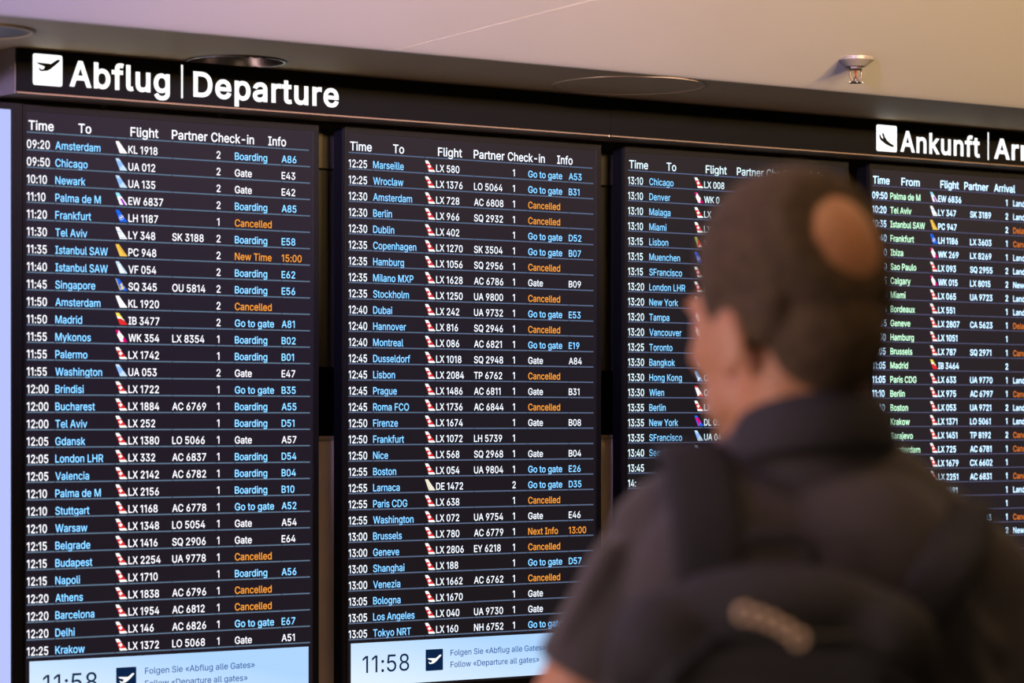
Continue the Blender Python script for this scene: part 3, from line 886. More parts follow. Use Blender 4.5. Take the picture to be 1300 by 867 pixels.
EMBLEM = {}
EMB_DESC = {'LX': 'red tail fin with a white cross', 'KL': 'plain white tail fin', 'VF': 'pale blue tail fin', 'UA': 'light blue tail fin',
            'EW': 'white tail fin with a purple stripe', 'LH': 'blue tail fin with a white ring', 'LY': 'white tail fin with blue bands',
            'PC': 'yellow tail fin', 'SQ': 'blue tail fin with a gold bird', 'IB': 'yellow, white and red tail fin', 'WK': 'magenta tail fin with a white flower',
            'DE': 'cream tail fin', 'TP': 'green and red tail fin', 'TG': 'indigo tail fin with a gold figure', 'CX': 'teal tail fin with a white brush stroke',
            'OS': 'white tail fin with red ends', 'DL': 'blue and magenta tail fin', 'AC': 'dark tail fin with a red dot'}

B, C_, g_, N_ = 'Boarding', 'Cancelled', 'Go to gate', 'Gate'
T1 = [('09:20', 'Amsterdam', 'KL 1918', '', '2', B, 'A86'), ('09:50', 'Chicago', 'UA 012', '', '2', N_, 'E43'), ('10:10', 'Newark', 'UA 135', '', '2', N_, 'E42'),
      ('11:10', 'Palma de M', 'EW 6837', '', '2', B, 'A85'), ('11:20', 'Frankfurt', 'LH 1187', '', '1', C_, ''), ('11:30', 'Tel Aviv', 'LY 348', 'SK 3188', '2', B, 'E58'),
      ('11:35', 'Istanbul SAW', 'PC 948', '', '2', 'New Time', '15:00'), ('11:40', 'Istanbul SAW', 'VF 054', '', '2', B, 'E62'), ('11:45', 'Singapore', 'SQ 345', 'OU 5814', '2', B, 'E56'),
      ('11:50', 'Amsterdam', 'KL 1920', '', '2', C_, ''), ('11:50', 'Madrid', 'IB 3477', '', '2', g_, 'A81'), ('11:55', 'Mykonos', 'WK 354', 'LX 8354', '1', B, 'B02'),
      ('11:55', 'Palermo', 'LX 1742', '', '1', B, 'B01'), ('11:55', 'Washington', 'UA 053', '', '2', N_, 'E47'), ('12:00', 'Brindisi', 'LX 1722', '', '1', g_, 'B35'),
      ('12:00', 'Bucharest', 'LX 1884', 'AC 6769', '1', B, 'A55'), ('12:00', 'Tel Aviv', 'LX 252', '', '1', B, 'D51'), ('12:05', 'Gdansk', 'LX 1380', 'LO 5066', '1', N_, 'A57'),
      ('12:05', 'London LHR', 'LX 332', 'AC 6837', '1', B, 'D54'), ('12:05', 'Valencia', 'LX 2142', 'AC 6782', '1', B, 'B04'), ('12:10', 'Palma de M', 'LX 2156', '', '1', B, 'B10'),
      ('12:10', 'Stuttgart', 'LX 1168', 'AC 6778', '1', g_, 'A52'), ('12:10', 'Warsaw', 'LX 1348', 'LO 5054', '1', N_, 'A54'), ('12:15', 'Belgrade', 'LX 1416', 'SQ 2906', '1', N_, 'E64'),
      ('12:15', 'Budapest', 'LX 2254', 'UA 9778', '1', C_, ''), ('12:15', 'Napoli', 'LX 1710', '', '1', B, 'A56'), ('12:20', 'Athens', 'LX 1838', 'AC 6796', '1', C_, ''),
      ('12:20', 'Barcelona', 'LX 1954', 'AC 6812', '1', C_, ''), ('12:20', 'Delhi', 'LX 146', 'AC 6826', '1', g_, 'E67'), ('12:25', 'Krakow', 'LX 1372', 'LO 5068', '1', N_, 'A51')]
T2 = [('12:25', 'Marseille', 'LX 580', '', '1', g_, 'A53'), ('12:25', 'Wroclaw', 'LX 1376', 'LO 5064', '1', g_, 'B31'), ('12:30', 'Amsterdam', 'LX 728', 'AC 6808', '1', C_, ''),
      ('12:30', 'Berlin', 'LX 966', 'SQ 2932', '1', C_, ''), ('12:30', 'Dublin', 'LX 402', '', '1', g_, 'D52'), ('12:35', 'Copenhagen', 'LX 1270', 'SK 3504', '1', g_, 'B07'),
      ('12:35', 'Hamburg', 'LX 1056', 'SQ 2956', '1', C_, ''), ('12:35', 'Milano MXP', 'LX 1628', 'AC 6786', '1', N_, 'B09'), ('12:35', 'Stockholm', 'LX 1250', 'UA 9800', '1', C_, ''),
      ('12:40', 'Dubai', 'LX 242', 'UA 9732', '1', g_, 'E53'), ('12:40', 'Hannover', 'LX 816', 'SQ 2946', '1', C_, ''), ('12:40', 'Montreal', 'LX 086', 'AC 6821', '1', g_, 'E19'),
      ('12:45', 'Dusseldorf', 'LX 1018', 'SQ 2948', '1', N_, 'A84'), ('12:45', 'Lisbon', 'LX 2084', 'TP 6762', '1', C_, ''), ('12:45', 'Prague', 'LX 1486', 'AC 6811', '1', N_, 'B31'),
      ('12:45', 'Roma FCO', 'LX 1736', 'AC 6844', '1', C_, ''), ('12:50', 'Firenze', 'LX 1674', '', '1', N_, 'B08'), ('12:50', 'Frankfurt', 'LX 1072', 'LH 5739', '1', '', ''),
      ('12:50', 'Nice', 'LX 568', 'SQ 2968', '1', N_, 'B04'), ('12:55', 'Boston', 'LX 054', 'UA 9804', '1', g_, 'E26'), ('12:55', 'Larnaca', 'DE 1472', '', '2', g_, 'D35'),
      ('12:55', 'Paris CDG', 'LX 638', '', '1', C_, ''), ('12:55', 'Washington', 'LX 072', 'UA 9754', '1', N_, 'E46'), ('13:00', 'Brussels', 'LX 780', 'AC 6779', '1', 'Next Info', '13:00'),
      ('13:00', 'Geneve', 'LX 2806', 'EY 6218', '1', C_, ''), ('13:00', 'Shanghai', 'LX 188', '', '1', g_, 'D57'), ('13:00', 'Venezia', 'LX 1662', 'AC 6762', '1', C_, ''),
      ('13:05', 'Bologna', 'LX 1670', '', '1', N_, ''), ('13:05', 'Los Angeles', 'LX 040', 'UA 9730', '1', N_, ''), ('13:05', 'Tokyo NRT', 'LX 160', 'NH 6752', '1', g_, '')]
T3 = [('13:10', 'Chicago', 'LX 008'), ('13:10', 'Denver', 'WK 0'), ('13:10', 'Malaga', 'LX'), ('13:10', 'Miami', 'LX'), ('13:15', 'Lisbon', 'TP'), ('13:15', 'Muenchen', 'LH'),
      ('13:15', 'SFrancisco', 'LX'), ('13:20', 'London LHR', 'LX'), ('13:20', 'New York', 'LX'), ('13:20', 'Tampa', 'WK'), ('13:20', 'Vancouver', 'WK'), ('13:25', 'Toronto', 'AC'),
      ('13:30', 'Bangkok', 'TG'), ('13:30', 'Hong Kong', 'CX'), ('13:30', 'Wien', 'OS 5'), ('13:35', 'Berlin', 'LX 968'), ('13:35', 'New York', 'DL 053'),
      ('13:35', 'SFrancisco', 'UA 045'), ('13:40', 'Seoul', 'UA'), ('13:45', '', ''), ('14:', '', '')]
T3 = [r + ('', '', '', '') for r in T3] + [('', '', '', '', '', '', '')] * 9
L_, D_, NT = 'Landed', 'Delayed', 'New Time'
T4 = [('09:50', 'Palma de M', 'EW 6836', '', '1', L_, ''), ('10:20', 'Tel Aviv', 'LY 347', 'SK 3189', '2', L_, ''), ('10:35', 'Istanbul SAW', 'PC 947', '', '2', D_, ''),
      ('10:40', 'Frankfurt', 'LH 1186', 'LX 3603', '1', C_, ''), ('10:40', 'Ibiza', 'WK 269', 'LX 8269', '1', L_, ''), ('10:40', 'Sao Paulo', 'LX 093', 'SQ 2955', '2', L_, ''),
      ('10:45', 'Calgary', 'WK 015', 'LX 8015', '2', NT, ''), ('10:50', 'Miami', 'LX 065', 'UA 9723', '2', L_, ''), ('10:55', 'Bordeaux', 'LX 551', '', '1', L_, ''),
      ('10:55', 'Geneve', 'LX 2807', 'CA 5623', '1', D_, ''), ('11:00', 'Hamburg', 'LX 1051', '', '1', '', ''), ('11:05', 'Brussels', 'LX 787', 'SQ 2971', '1', C_, ''),
      ('11:05', 'Madrid', 'IB 3464', '', '2', '', ''), ('11:05', 'Paris CDG', 'LX 633', 'UA 9770', '1', L_, ''), ('11:10', 'Berlin', 'LX 975', 'AC 6797', '1', C_, ''),
      ('11:10', 'Boston', 'LX 053', 'UA 9721', '2', L_, ''), ('11:10', 'Krakow', 'LX 1371', 'LO 5061', '1', L_, ''), ('11:10', 'Sarajevo', 'LX 1451', 'TP 8192', '2', C_, ''),
      ('', 'Amsterdam', 'LX 725', 'AC 6781', '1', C_, ''), ('', 'Firenze', 'LX 1679', 'CX 6602', '1', '', ''), ('', '', 'LX 2251', 'AC 6831', '1', C_, ''),
      ('', '', 'LX 1491', '', '1', L_, ''), ('', '', '', '', '1', '', ''), ('', '', '', '   783', '1', C_, ''), ('', '', '', '', '2', NT, '')] + [('', '', '', '', '', '', '')] * 5
TABLES = [T1, T2, T3, T4]

# column starts in metres from the start of the rule; scale in metres per unit
COLS = dict(time=0.0002, city=0.0637, emb=0.2004, flight=0.2305, partner=0.3333, check=0.4395, status=0.4838, info=0.5992)
COLS4 = dict(time=-0.001, city=0.0605, emb=0.1974, flight=0.2262, partner=0.3392, check=0.4670, status=0.4949, info=0.6100)
HEAD = [('Time', 0.0038, 0.0562), ('To', 0.1158, 0.0292), ('Flight', 0.2354, 0.0650), ('Partner', 0.3324, 0.0850), ('Check-in', 0.4265, 0.1040), ('Info', 0.5658, 0.0443)]
HEAD4 = [('Time', 0.0014, 0.0562), ('From', 0.0985, 0.0630), ('Flight', 0.2341, 0.0648), ('Partner', 0.3185, 0.0862), ('Arrival', 0.4255, 0.0763)]
GAPS = [0.0631, 0.2000, 0.2281, 0.3335, 0.4385, 0.4825, 0.5994]


def natural(s, bold):
    x = Flat().text(s, 0, 0, 1, 1, M_GAP, bold=bold)
    l = glyph(s[-1], bold)
    return x - l[0] + l[4]


def rules(t, z, m, x1=LINE_W):
    xs_ = [0.0] + [g for g in GAPS] + [x1]
    for a, b in zip(xs_, xs_[1:]):
        t.rect(a + (0.0008 if a else 0), b - (0.0008 if b < x1 else 0), z - 0.0014, z + 0.0014, m)


DESC = ['tall black departures display at the left end, its list starting 09:20 Amsterdam',
        'tall black departures display, its list starting 12:25 Marseille',
        'tall black departures display partly behind the man, its list starting 13:10 Chicago',
        'tall black arrivals display under the word Ankunft, right of the man']
for k in range(4):
    d = tag(empty('flight_display', (DX[k], 0.0, ZO + DZ[k])), DESC[k], 'display', 'flight displays under the overhead sign')
    X0, X1, ZT, ZB = -0.0101, 0.6916, 0.0553, -1.1830
    ax0, ax1, at, ab = -0.0034, 0.6780, 0.0414, -1.1690
    # frame: four bezel bars in one mesh
    bm = bmesh.new()
    box(bm, X0, ax0, -0.003, 0.010, ZB, ZT, 0.0006)
    box(bm, ax1, X1, -0.003, 0.010, ZB, ZT, 0.0006)
    box(bm, ax0, ax1, -0.003, 0.010, at, ZT, 0.0006)
    box(bm, ax0, ax1, -0.003, 0.010, ZB, ab, 0.0006)
    obj('frame', bm, M_BEZEL, d)
    bm = bmesh.new()
    for q in ((ax1 - 0.0012, ax1, ab, at), (ax0, ax1, at - 0.0009, at), (ax0, ax0 + 0.0006, ab, at)):
        box(bm, q[0], q[1], -0.0012, -0.0002, q[2], q[3])
    obj('panel_seam', bm, M_GAP, d)
    boxo('housing', X0 + 0.0005, X1 - 0.0005, 0.010, 0.046, ZB + 0.0005, ZT - 0.0005, M_SIDE, d, 0.002)
    bm = bmesh.new()
    box(bm, ax0, ax1, 0.0, 0.004, ab, at)
    obj('screen', bm, PANEL[k], d)
    boxo('wall_bracket', 0.22, 0.46, 0.046, 0.094, -0.40, -0.10, M_DARKST, d)
    for rx in (0.19, 0.466):
        bm = bmesh.new()
        tube(bm, [(rx, 0.026, ZT - 0.004), (rx, 0.026, ZT + 0.09)], 0.0085, 20)
        obj('hanger_rod', bm, M_STEEL, d, True)
    c = COLS4 if k == 3 else COLS
    tw, tb, ru = TW[k], TB[k], RULE[k]
    kb = 3 if k == 3 else 0
    # heading row
    t = Flat()
    for s, x, w in (HEAD4 if k == 3 else HEAD):
        t.text(s, x, 0.0052, w / natural(s, 9), 0.0192 / 527, tw, bold=9)
    rules(t, 0.0, ru, LINE_W - 0.003)
    t.build('heading_row', d, (0, -0.0008, 0))
    for i, (tm, city, fl, pa, ck, st, inf) in enumerate(TABLES[k]):
        zl = -(i + 1) * ROW
        t = Flat()
        rules(t, 0.0, ru)
        sx = 27.0e-6
        if tm:
            t.text(tm, c['time'], 0.0034, 26.6e-6, 0.0172 / 525, tw, bold=8 + kb)
        if city:
            t.text(city, c['city'], 0.0042, sx * (1.02 if len(city) < 12 else 0.985), 0.0160 / 519, tb, bold=5 + kb)
        if len(fl) > 1:
            t.text(fl, c['flight'], 0.0050, sx, 0.0160 / 525, tw, bold=8 + kb)
        if pa:
            xx = c['partner']
            if pa.startswith(' '):
                xx += 0.040
                pa = pa.strip()
            t.text(pa, xx, 0.0052, sx * 1.02, 0.0158 / 523, tw, bold=7 + kb)
        if ck:
            t.text(ck, c['check'] + (0.001 if ck == '1' else 0), 0.0058, sx, 0.0156 / 523, tw, bold=8 + kb)
        if st:
            m = TO if st in (C_, 'New Time', 'Next Info', D_) else (tw if st in (N_, L_) else tb)
            if k == 3 and st in (C_, D_):
                m = TO4
            if k == 3 and st == NT:
                m = tw
            t.text(st, c['status'], 0.0054, sx * (1.07 if st == g_ else 1.035), 0.0154 / 521, m, bold=6 if m is not tw else 7)
            if inf:
                t.text(inf, c['info'], 0.0056, sx * 1.03, 0.0152 / 521, m, bold=6)
        r = t.build('timetable_row', d, (0, -0.0008, zl))
        if fl:
            ek = fl[:2]
            if ek not in EMBLEM:
                EMBLEM[ek] = emblem(ek)
            e = bpy.data.objects.new('airline_emblem', EMBLEM[ek])
            COL.objects.link(e)
            e.parent = r
            e.location = (c['emb'], -0.0003, 0.0040)
            e['label'] = EMB_DESC[ek]
    # light banner at the foot
    t = Flat()
    t.rect(0.0058, 0.6665, -32.91 * ROW, -30.24 * ROW, BANNER)
    b = t.build('info_banner', d, (0, -0.0008, 0))
    b['label'] = 'pale blue information banner'
    if k < 2:
        t = Flat()
        t.text('11:58', 0.0359, -32.10 * ROW, 0.1219 / natural('11:58', 0), 1.045 * ROW / 509, NAVY, bold=2)
        t.build('clock_time', b, (0, -0.0004, 0))
        t = Flat()
        x0, x1, z0, z1 = 0.2019, 0.2485, -32.21 * ROW, -30.87 * ROW
        flat_poly(t, rounded(x0, x1, z0, z1, 0.0015), NAVY, 0)
        flat_poly(t, [(x0 + (u - 0.02) * (x1 - x0), z0 + (v - 0.13) * (z1 - z0)) for u, v in PLANE], WHT, -0.0003)
        t.build('takeoff_pictogram', b, (0, -0.0004, 0))
        t = Flat()
        w = 0.2630 / natural('Folgen Sie «Abflug alle Gates»', 0)
        t.text('Folgen Sie «Abflug alle Gates»', 0.2690, -31.33 * ROW, w, 0.36 * ROW / 509, MIDBLUE, bold=5)
        t.text('Follow «Departure all gates»', 0.2690, -32.08 * ROW, w, 0.36 * ROW / 509, MIDBLUE, bold=5)
        t.build('banner_text', b, (0, -0.0004, 0))

# glowing blank screen at the left edge
lv = tag(empty('advertising_display', (-0.0357, 0, ZO)), 'blank glowing lavender screen at the far left beside the first flight display', 'display')
t = Flat()
t.rect(-0.80, 0.0, -1.40, 0.0430, glow_gradient('lavender_light', (0.58, 0.66, 1.0), (0.50, 0.56, 1.0), 1.0))
t.build('screen', lv, (0, -0.0012, 0))
bm = bmesh.new()
box(bm, 0.0008, 0.0235, -0.006, 0.012, -1.42, 0.0560, 0.0008)
box(bm, -0.83, -0.8005, -0.006, 0.012, -1.42, 0.0560, 0.0008)
box(bm, -0.8005, 0.0008, -0.006, 0.012, 0.0433, 0.0560, 0.0008)
box(bm, -0.8005, 0.0008, -0.006, 0.012, -1.42, -1.4003, 0.0008)
obj('frame', bm, M_BEZEL, lv)
boxo('housing', -0.829, 0.0225, 0.012, 0.052, -1.419, 0.0555, M_SIDE, lv, 0.002)
boxo('wall_bracket', -0.6, -0.2, 0.052, 0.0945, -0.9, -0.2, M_DARKST, lv)

# ------------------------------------------------------------------ the traveller, seen from behind
# local frame of the figure: x to the photograph's right, y away from the camera, z relative to eye height
DEP = 2.62
c_, s_ = math.cos(PHI), math.sin(PHI)
MX, MD = (1010 - 650) / 3616 * DEP, DEP
ORG = Vector((CAM.x + MX * c_ + MD * s_, CAM.y - MX * s_ + MD * c_, 0.0))
man = tag(empty('person', ORG, -PHI), 'person seen from behind, short greying brown hair with a bald crown, charcoal polo shirt', 'person')
Z = CAM_H


def V(x, y, z):
    return Vector((x, y, z + Z))


def ell(bm, c, r, rot=None, sub=3):
    m = Matrix.Translation(c) @ (rot.to_matrix().to_4x4() if rot else Matrix()) @ Matrix.Diagonal((*r, 1))
    bmesh.ops.create_icosphere(bm, subdivisions=sub, radius=1, matrix=m)


def cap(bm, a, b, ra, rb, sq=None):
    """tapered limb section with round ends"""
    a, b = Vector(a), Vector(b)
    ell(bm, a, (ra,) * 3, sub=2)
    ell(bm, b, (rb,) * 3, sub=2)
    d = b - a
    q = d.to_track_quat('Z', 'Y').to_matrix().to_4x4()
    bmesh.ops.create_cone(bm, cap_ends=True, segments=20, radius1=ra, radius2=rb, depth=d.length, matrix=Matrix.Translation((a + b) / 2) @ q)


def blob(name, bm, m, parent, voxel=0.006, smooth=6, xf=None):
    me = bpy.data.meshes.new(name)
    bm.to_mesh(me)
    bm.free()
    if xf:
        me.transform(xf)
    tmp = bpy.data.objects.new(name, me)
    COL.objects.link(tmp)
    r = tmp.modifiers.new('r', 'REMESH')
    r.mode = 'VOXEL'
    r.voxel_size = voxel
    s = tmp.modifiers.new('s', 'SMOOTH')
    s.factor = 0.5
    s.iterations = smooth
    dg = bpy.context.evaluated_depsgraph_get()
    out = bpy.data.meshes.new_from_object(tmp.evaluated_get(dg))
    bpy.data.objects.remove(tmp)
    out.materials.clear()
    return link(name, out, m, parent, smooth=True)


M_SKIN = mat('skin', (0.50, 0.235, 0.11), 0.5, noise=0.10, scale=30, bump=0.15)
M_SKIN.node_tree.nodes['Principled BSDF'].inputs['Subsurface Weight'].default_value = 0.15
M_SKIN.node_tree.nodes['Principled BSDF'].inputs['Subsurface Radius'].default_value = (0.02, 0.008, 0.004)
M_HAIR = mat('hair_brown_grey', (0.082, 0.055, 0.028), 0.8, spec=0.25, noise=0.35, scale=60, bump=0.5, bscale=220)
M_SHIRT = mat('shirt_charcoal', (0.054, 0.045, 0.041), 0.9, noise=0.08, scale=200, bump=0.25, bscale=500, sheen=0.15)
M_TROUS = mat('trousers_dark', (0.030, 0.032, 0.040), 0.9, noise=0.1, scale=150)
M_SHOE = mat('shoe_leather', (0.03, 0.02, 0.015), 0.4)
M_PACK = mat('backpack_black', (0.014, 0.013, 0.011), 0.75, noise=0.2, scale=120, bump=0.3, bscale=400)
M_WEB = mat('strap_webbing', (0.010, 0.010, 0.010), 0.85, bump=0.3, scale=60, bscale=300)

HO = V(-0.008, 0.01, 0.077)                       # between the ears
HR = Euler((math.radians(-4), 0, math.radians(32)))  # the head is turned to the left
HM = Matrix.Translation(HO) @ HR.to_matrix().to_4x4()


def hp(x, y, z):
    return HM @ Vector((x, y, z))


SH_L, SH_R = V(-0.140, 0.0, -0.150), V(0.168, 0.0, -0.150)
AX = Vector((-0.457, 0.05, -0.888)).normalized()
EL_L = SH_L + AX * 0.285
EL_R = SH_R + Vector((0.40, 0.05, -0.90)).normalized() * 0.285
WR_L, WR_R = V(-0.140, 0.150, -0.285), V(0.155, 0.150, -0.285)
HIP, KNE, ANK = -0.62, -1.06, -1.455


def skull(bm):
    for c, r in (((0, -0.012, 0.058), (0.0755, 0.098, 0.090)), ((0, 0.045, 0.010), (0.061, 0.056, 0.085)), ((0, 0.034, -0.052), (0.056, 0.054, 0.042)), ((0.018, 0.064, -0.050), (0.028, 0.028, 0.034)), ((-0.018, 0.064, -0.050), (0.028, 0.028, 0.034)),
                 ((0, 0.080, -0.083), (0.024, 0.020, 0.017)), ((0.034, 0.070, -0.010), (0.022, 0.020, 0.022)), ((-0.034, 0.070, -0.010), (0.022, 0.020, 0.022))):
        ell(bm, Vector(c), r)
    cap(bm, (0, 0.098, 0.026), (0, 0.121, -0.014), 0.008, 0.0125)
    for s in (-1, 1):
        ell(bm, Vector((s * 0.012, 0.112, -0.018)), (0.008, 0.010, 0.007), sub=2)
        cap(bm, (s * 0.012, 0.098, 0.040), (s * 0.045, 0.085, 0.038), 0.008, 0.007)
        ell(bm, Vector((s * 0.079, -0.020, -0.006)), (0.006, 0.020, 0.033), Euler((math.radians(-12), 0, math.radians(-s * 14))))
        ell(bm, Vector((s * 0.079, -0.014, -0.030)), (0.007, 0.010, 0.013), sub=2)
    cap(bm, (-0.020, 0.096, -0.047), (0.020, 0.096, -0.047), 0.0065, 0.0065)
    cap(bm, (-0.016, 0.095, -0.057), (0.016, 0.095, -0.057), 0.0075, 0.0075)


def to_head(bm, v0):
    for v in list(bm.verts)[v0:]:
        v.co = HM @ v.co


def fingers(bm, w, side, strap_dir):
    """closed hand around a strap: palm, four unequal fingers and a thumb"""
    palm = w + Vector((-side * -0.004, 0.030, 0.045))
    cap(bm, w, palm, 0.024, 0.030)
    ell(bm, palm + Vector((0, 0.004, 0.020)), (0.020, 0.034, 0.040))
    for i, L in enumerate((0.034, 0.038, 0.036, 0.029)):
        k = palm + Vector((-side * 0.004, 0.030, 0.046 - i * 0.0205))
        k1 = k + Vector((side * -0.020, 0.010 + L * 0.25, 0.0))
        k2 = k1 + Vector((side * -L * 0.62, -0.016, -0.002))
        k3 = k2 + Vector((side * 0.004, -0.019, -0.002))
        cap(bm, k, k1, 0.0095, 0.0088)
        cap(bm, k1, k2, 0.0088, 0.0082)
        cap(bm, k2, k3, 0.0082, 0.0072)
    t0 = palm + Vector((-side * 0.012, -0.006, 0.022))
    t1 = t0 + Vector((-side * 0.024, 0.004, 0.022))
    t2 = t1 + Vector((-side * 0.016, 0.020, 0.010))
    cap(bm, t0, t1, 0.0125, 0.0105)
    cap(bm, t1, t2, 0.0105, 0.0085)


bm = bmesh.new()
skull(bm)
to_head(bm, 0)
cap(bm, hp(0, -0.030, -0.005), V(0.004, 0.010, -0.055), 0.058, 0.058)
cap(bm, hp(0, 0.015, -0.055), V(0.004, 0.03, -0.085), 0.050, 0.055)
ell(bm, V(0.004, 0.0, -0.25), (0.150, 0.100, 0.17))
ell(bm, V(0.004, 0.01, -0.42), (0.140, 0.100, 0.17))
ell(bm, V(0.004, 0.01, -0.60), (0.150, 0.105, 0.12))
for s, sh, e, w in ((-1, SH_L, EL_L, WR_L), (1, SH_R, EL_R, WR_R)):
    cap(bm, V(0.03 * s, 0, -0.045), sh + Vector((0, 0, 0.005)), 0.045, 0.046)
    cap(bm, sh, sh.lerp(e, 0.5), 0.050, 0.046)
    cap(bm, sh.lerp(e, 0.5), e, 0.046, 0.038)
    cap(bm, e, e.lerp(w, 0.35), 0.038, 0.040)
    cap(bm, e.lerp(w, 0.35), w, 0.040, 0.024)
    fingers(bm, w, s, None)
    hj, kn, an = V(0.004 + s * 0.085, 0.01, HIP), V(0.004 + s * 0.10, 0.025, KNE), V(0.004 + s * 0.105, -0.01, ANK)
    cap(bm, hj, kn, 0.080, 0.054)
    cap(bm, kn, kn.lerp(an, 0.35), 0.054, 0.056)
    cap(bm, kn.lerp(an, 0.35), an, 0.056, 0.038)
    cap(bm, an, an + Vector((s * 0.02, 0.12, -0.045)), 0.038, 0.026)
blob('body', bm, M_SKIN, man, 0.0052, 4)

# eyes
for s in (-1, 1):
    bm = bmesh.new()
    ell(bm, hp(s * 0.031, 0.083, 0.018), (0.0115,) * 3)
    obj('eye', bm, mat('eye_white', (0.75, 0.72, 0.68), 0.2), man, True)

    bm = bmesh.new()
    ell(bm, hp(s * 0.0312, 0.0925, 0.018), (0.0052, 0.0030, 0.0052), Euler((0, 0, HR.z)))
    obj('iris', bm, mat('iris_brown', (0.03, 0.018, 0.01), 0.15), man, True)
    bm = bmesh.new()
    q = [HM @ Vector((s * x, y, z)) for x, y, z in ((0.014, 0.106, 0.0435), (0.027, 0.1025, 0.0475), (0.041, 0.094, 0.0465), (0.052, 0.083, 0.041))]
    tube(bm, q, [0.0032, 0.0040, 0.0036, 0.0020], 8)
    obj('eyebrow', bm, M_HAIR, man, True)

# hair: cap over the skull, thinning to skin at the crown
bm = bmesh.new()
ell(bm, Vector((-0.002, -0.017, 0.064)), (0.0835, 0.100, 0.094), sub=4)
ell(bm, Vector((0, -0.060, 0.000)), (0.060, 0.050, 0.062))
ell(bm, Vector((0.062, -0.030, 0.035)), (0.018, 0.050, 0.050))
ell(bm, Vector((-0.062, -0.030, 0.035)), (0.018, 0.050, 0.050))
to_head(bm, 0)
hair = blob('hair', bm, M_HAIR, man, 0.005, 3)
HI = HM.inverted()
CR = Vector((0.000, -0.098, 0.090))
for v in hair.data.vertices:
    l = HI @ v.co
    d = (l - CR).length
    push = 0.0
    if d < 0.064:
        push = 0.022 * (0.5 + 0.5 * math.cos(math.pi * d / 0.064)) ** 0.6
    if l.y > 0.045 and l.z < 0.115:
        push = max(push, 0.03 * min(1, (l.y - 0.045) / 0.02) * min(1, (0.115 - l.z) / 0.02))
    if push:
        cc = Vector((0, -0.012, 0.05))
        l = l + (cc - l).normalized() * push
        v.co = HM @ l

# polo shirt
bm = bmesh.new()
ell(bm, V(0.004, 0.0, -0.25), (0.168, 0.118, 0.19))
ell(bm, V(0.004, 0.008, -0.42), (0.163, 0.120, 0.20))
ell(bm, V(0.004, 0.008, -0.57), (0.170, 0.125, 0.12))
cap(bm, V(-0.022, -0.005, -0.052), V(-0.120, 0.0, -0.108), 0.056, 0.056)
cap(bm, V(0.022, -0.005, -0.030), V(0.130, 0.0, -0.118), 0.056, 0.056)
ell(bm, V(0.05, -0.045, -0.15), (0.11, 0.075, 0.11))
ell(bm, V(-0.05, -0.045, -0.16), (0.11, 0.075, 0.11))
for s, sh, e in ((-1, SH_L, EL_L), (1, SH_R, EL_R)):
    d = (e - sh).normalized()
    cap(bm, V(0.11 * s, 0, -0.112), sh, 0.054, 0.058)
    cap(bm, sh, sh + d * 0.045, 0.058, 0.056)
    bmesh.ops.create_cone(bm, cap_ends=True, segments=28, radius1=0.057, radius2=(0.059 if s < 0 else 0.066), depth=0.07,
                          matrix=Matrix.Translation(sh + d * 0.066) @ d.to_track_quat('Z', 'Y').to_matrix().to_4x4())
for (a, b, r) in ((V(-0.12, -0.085, -0.13), V(-0.17, -0.05, -0.26), 0.013), (V(0.10, -0.09, -0.12), V(0.17, -0.06, -0.25), 0.015),
                  (V(0.13, -0.085, -0.16), V(0.19, -0.045, -0.22), 0.012), (V(-0.17, -0.045, -0.12), V(-0.215, -0.03, -0.20), 0.014)):
    cap(bm, a, b, r, r * 0.7)
ell(bm, V(0.012, -0.004, -0.055), (0.080, 0.074, 0.050))
ell(bm, V(0.008, 0.030, -0.085), (0.080, 0.068, 0.050))
shirt = blob('polo_shirt', bm, M_SHIRT, man, 0.006, 7)
# collar: folded band, higher at the nape
bm = bmesh.new()
n = 40
prof = [(0.060, 0.030), (0.066, 0.033), (0.072, 0.022), (0.080, -0.012), (0.076, -0.020), (0.064, -0.010)]
rings = []
for i in range(n):
    a = 2 * math.pi * i / n
    dx, dy = math.cos(a), math.sin(a)
    lift = -0.020 * dy + 0.006 * dx
    rings.append([bm.verts.new(V(0.014 + dx * r * 1.03, 0.000 + dy * r * 1.08, -0.026 + z + lift)) for r, z in prof])
for i in range(n):
    a, b = rings[i], rings[(i + 1) % n]
    for j in range(len(prof)):
        j2 = (j + 1) % len(prof)
        bm.faces.new((a[j], b[j], b[j2], a[j2]))
obj('collar', bm, mat('collar_charcoal', (0.032, 0.029, 0.031), 0.9, bump=0.2, scale=200), man, True)

# trousers and shoes
bm = bmesh.new()
ell(bm, V(0.004, 0.01, -0.62), (0.166, 0.118, 0.12))
for s in (-1, 1):
    hj, kn, an = V(0.004 + s * 0.085, 0.01, HIP), V(0.004 + s * 0.10, 0.022, KNE), V(0.004 + s * 0.105, -0.01, ANK)
    cap(bm, hj, kn, 0.092, 0.070)
    cap(bm, kn, an, 0.070, 0.062)
blob('trousers', bm, M_TROUS, man, 0.008, 4)
for s in (-1, 1):
    bm = bmesh.new()
    f = V(0.004 + s * 0.105, -0.02, -1.54)
    cap(bm, f + Vector((0, -0.03, 0.045)), f + Vector((s * 0.02, 0.13, 0.040)), 0.043, 0.038)
    ell(bm, f + Vector((s * 0.022, 0.165, 0.032)), (0.044, 0.062, 0.030))
    for v in bm.verts:
        v.co.z = max(v.co.z, 0.0)
    sh_ = blob('shoe', bm, M_SHOE, man, 0.006, 3)
    lo = min(v.co.z for v in sh_.data.vertices)
    for v in sh_.data.vertices:
        v.co.z -= lo

# ------------------------------------------------------------------ backpack on his back
pk = tag(empty('backpack', ORG, -PHI), 'black backpack worn on the back of the man in the charcoal shirt', 'backpack')
bm = bmesh.new()


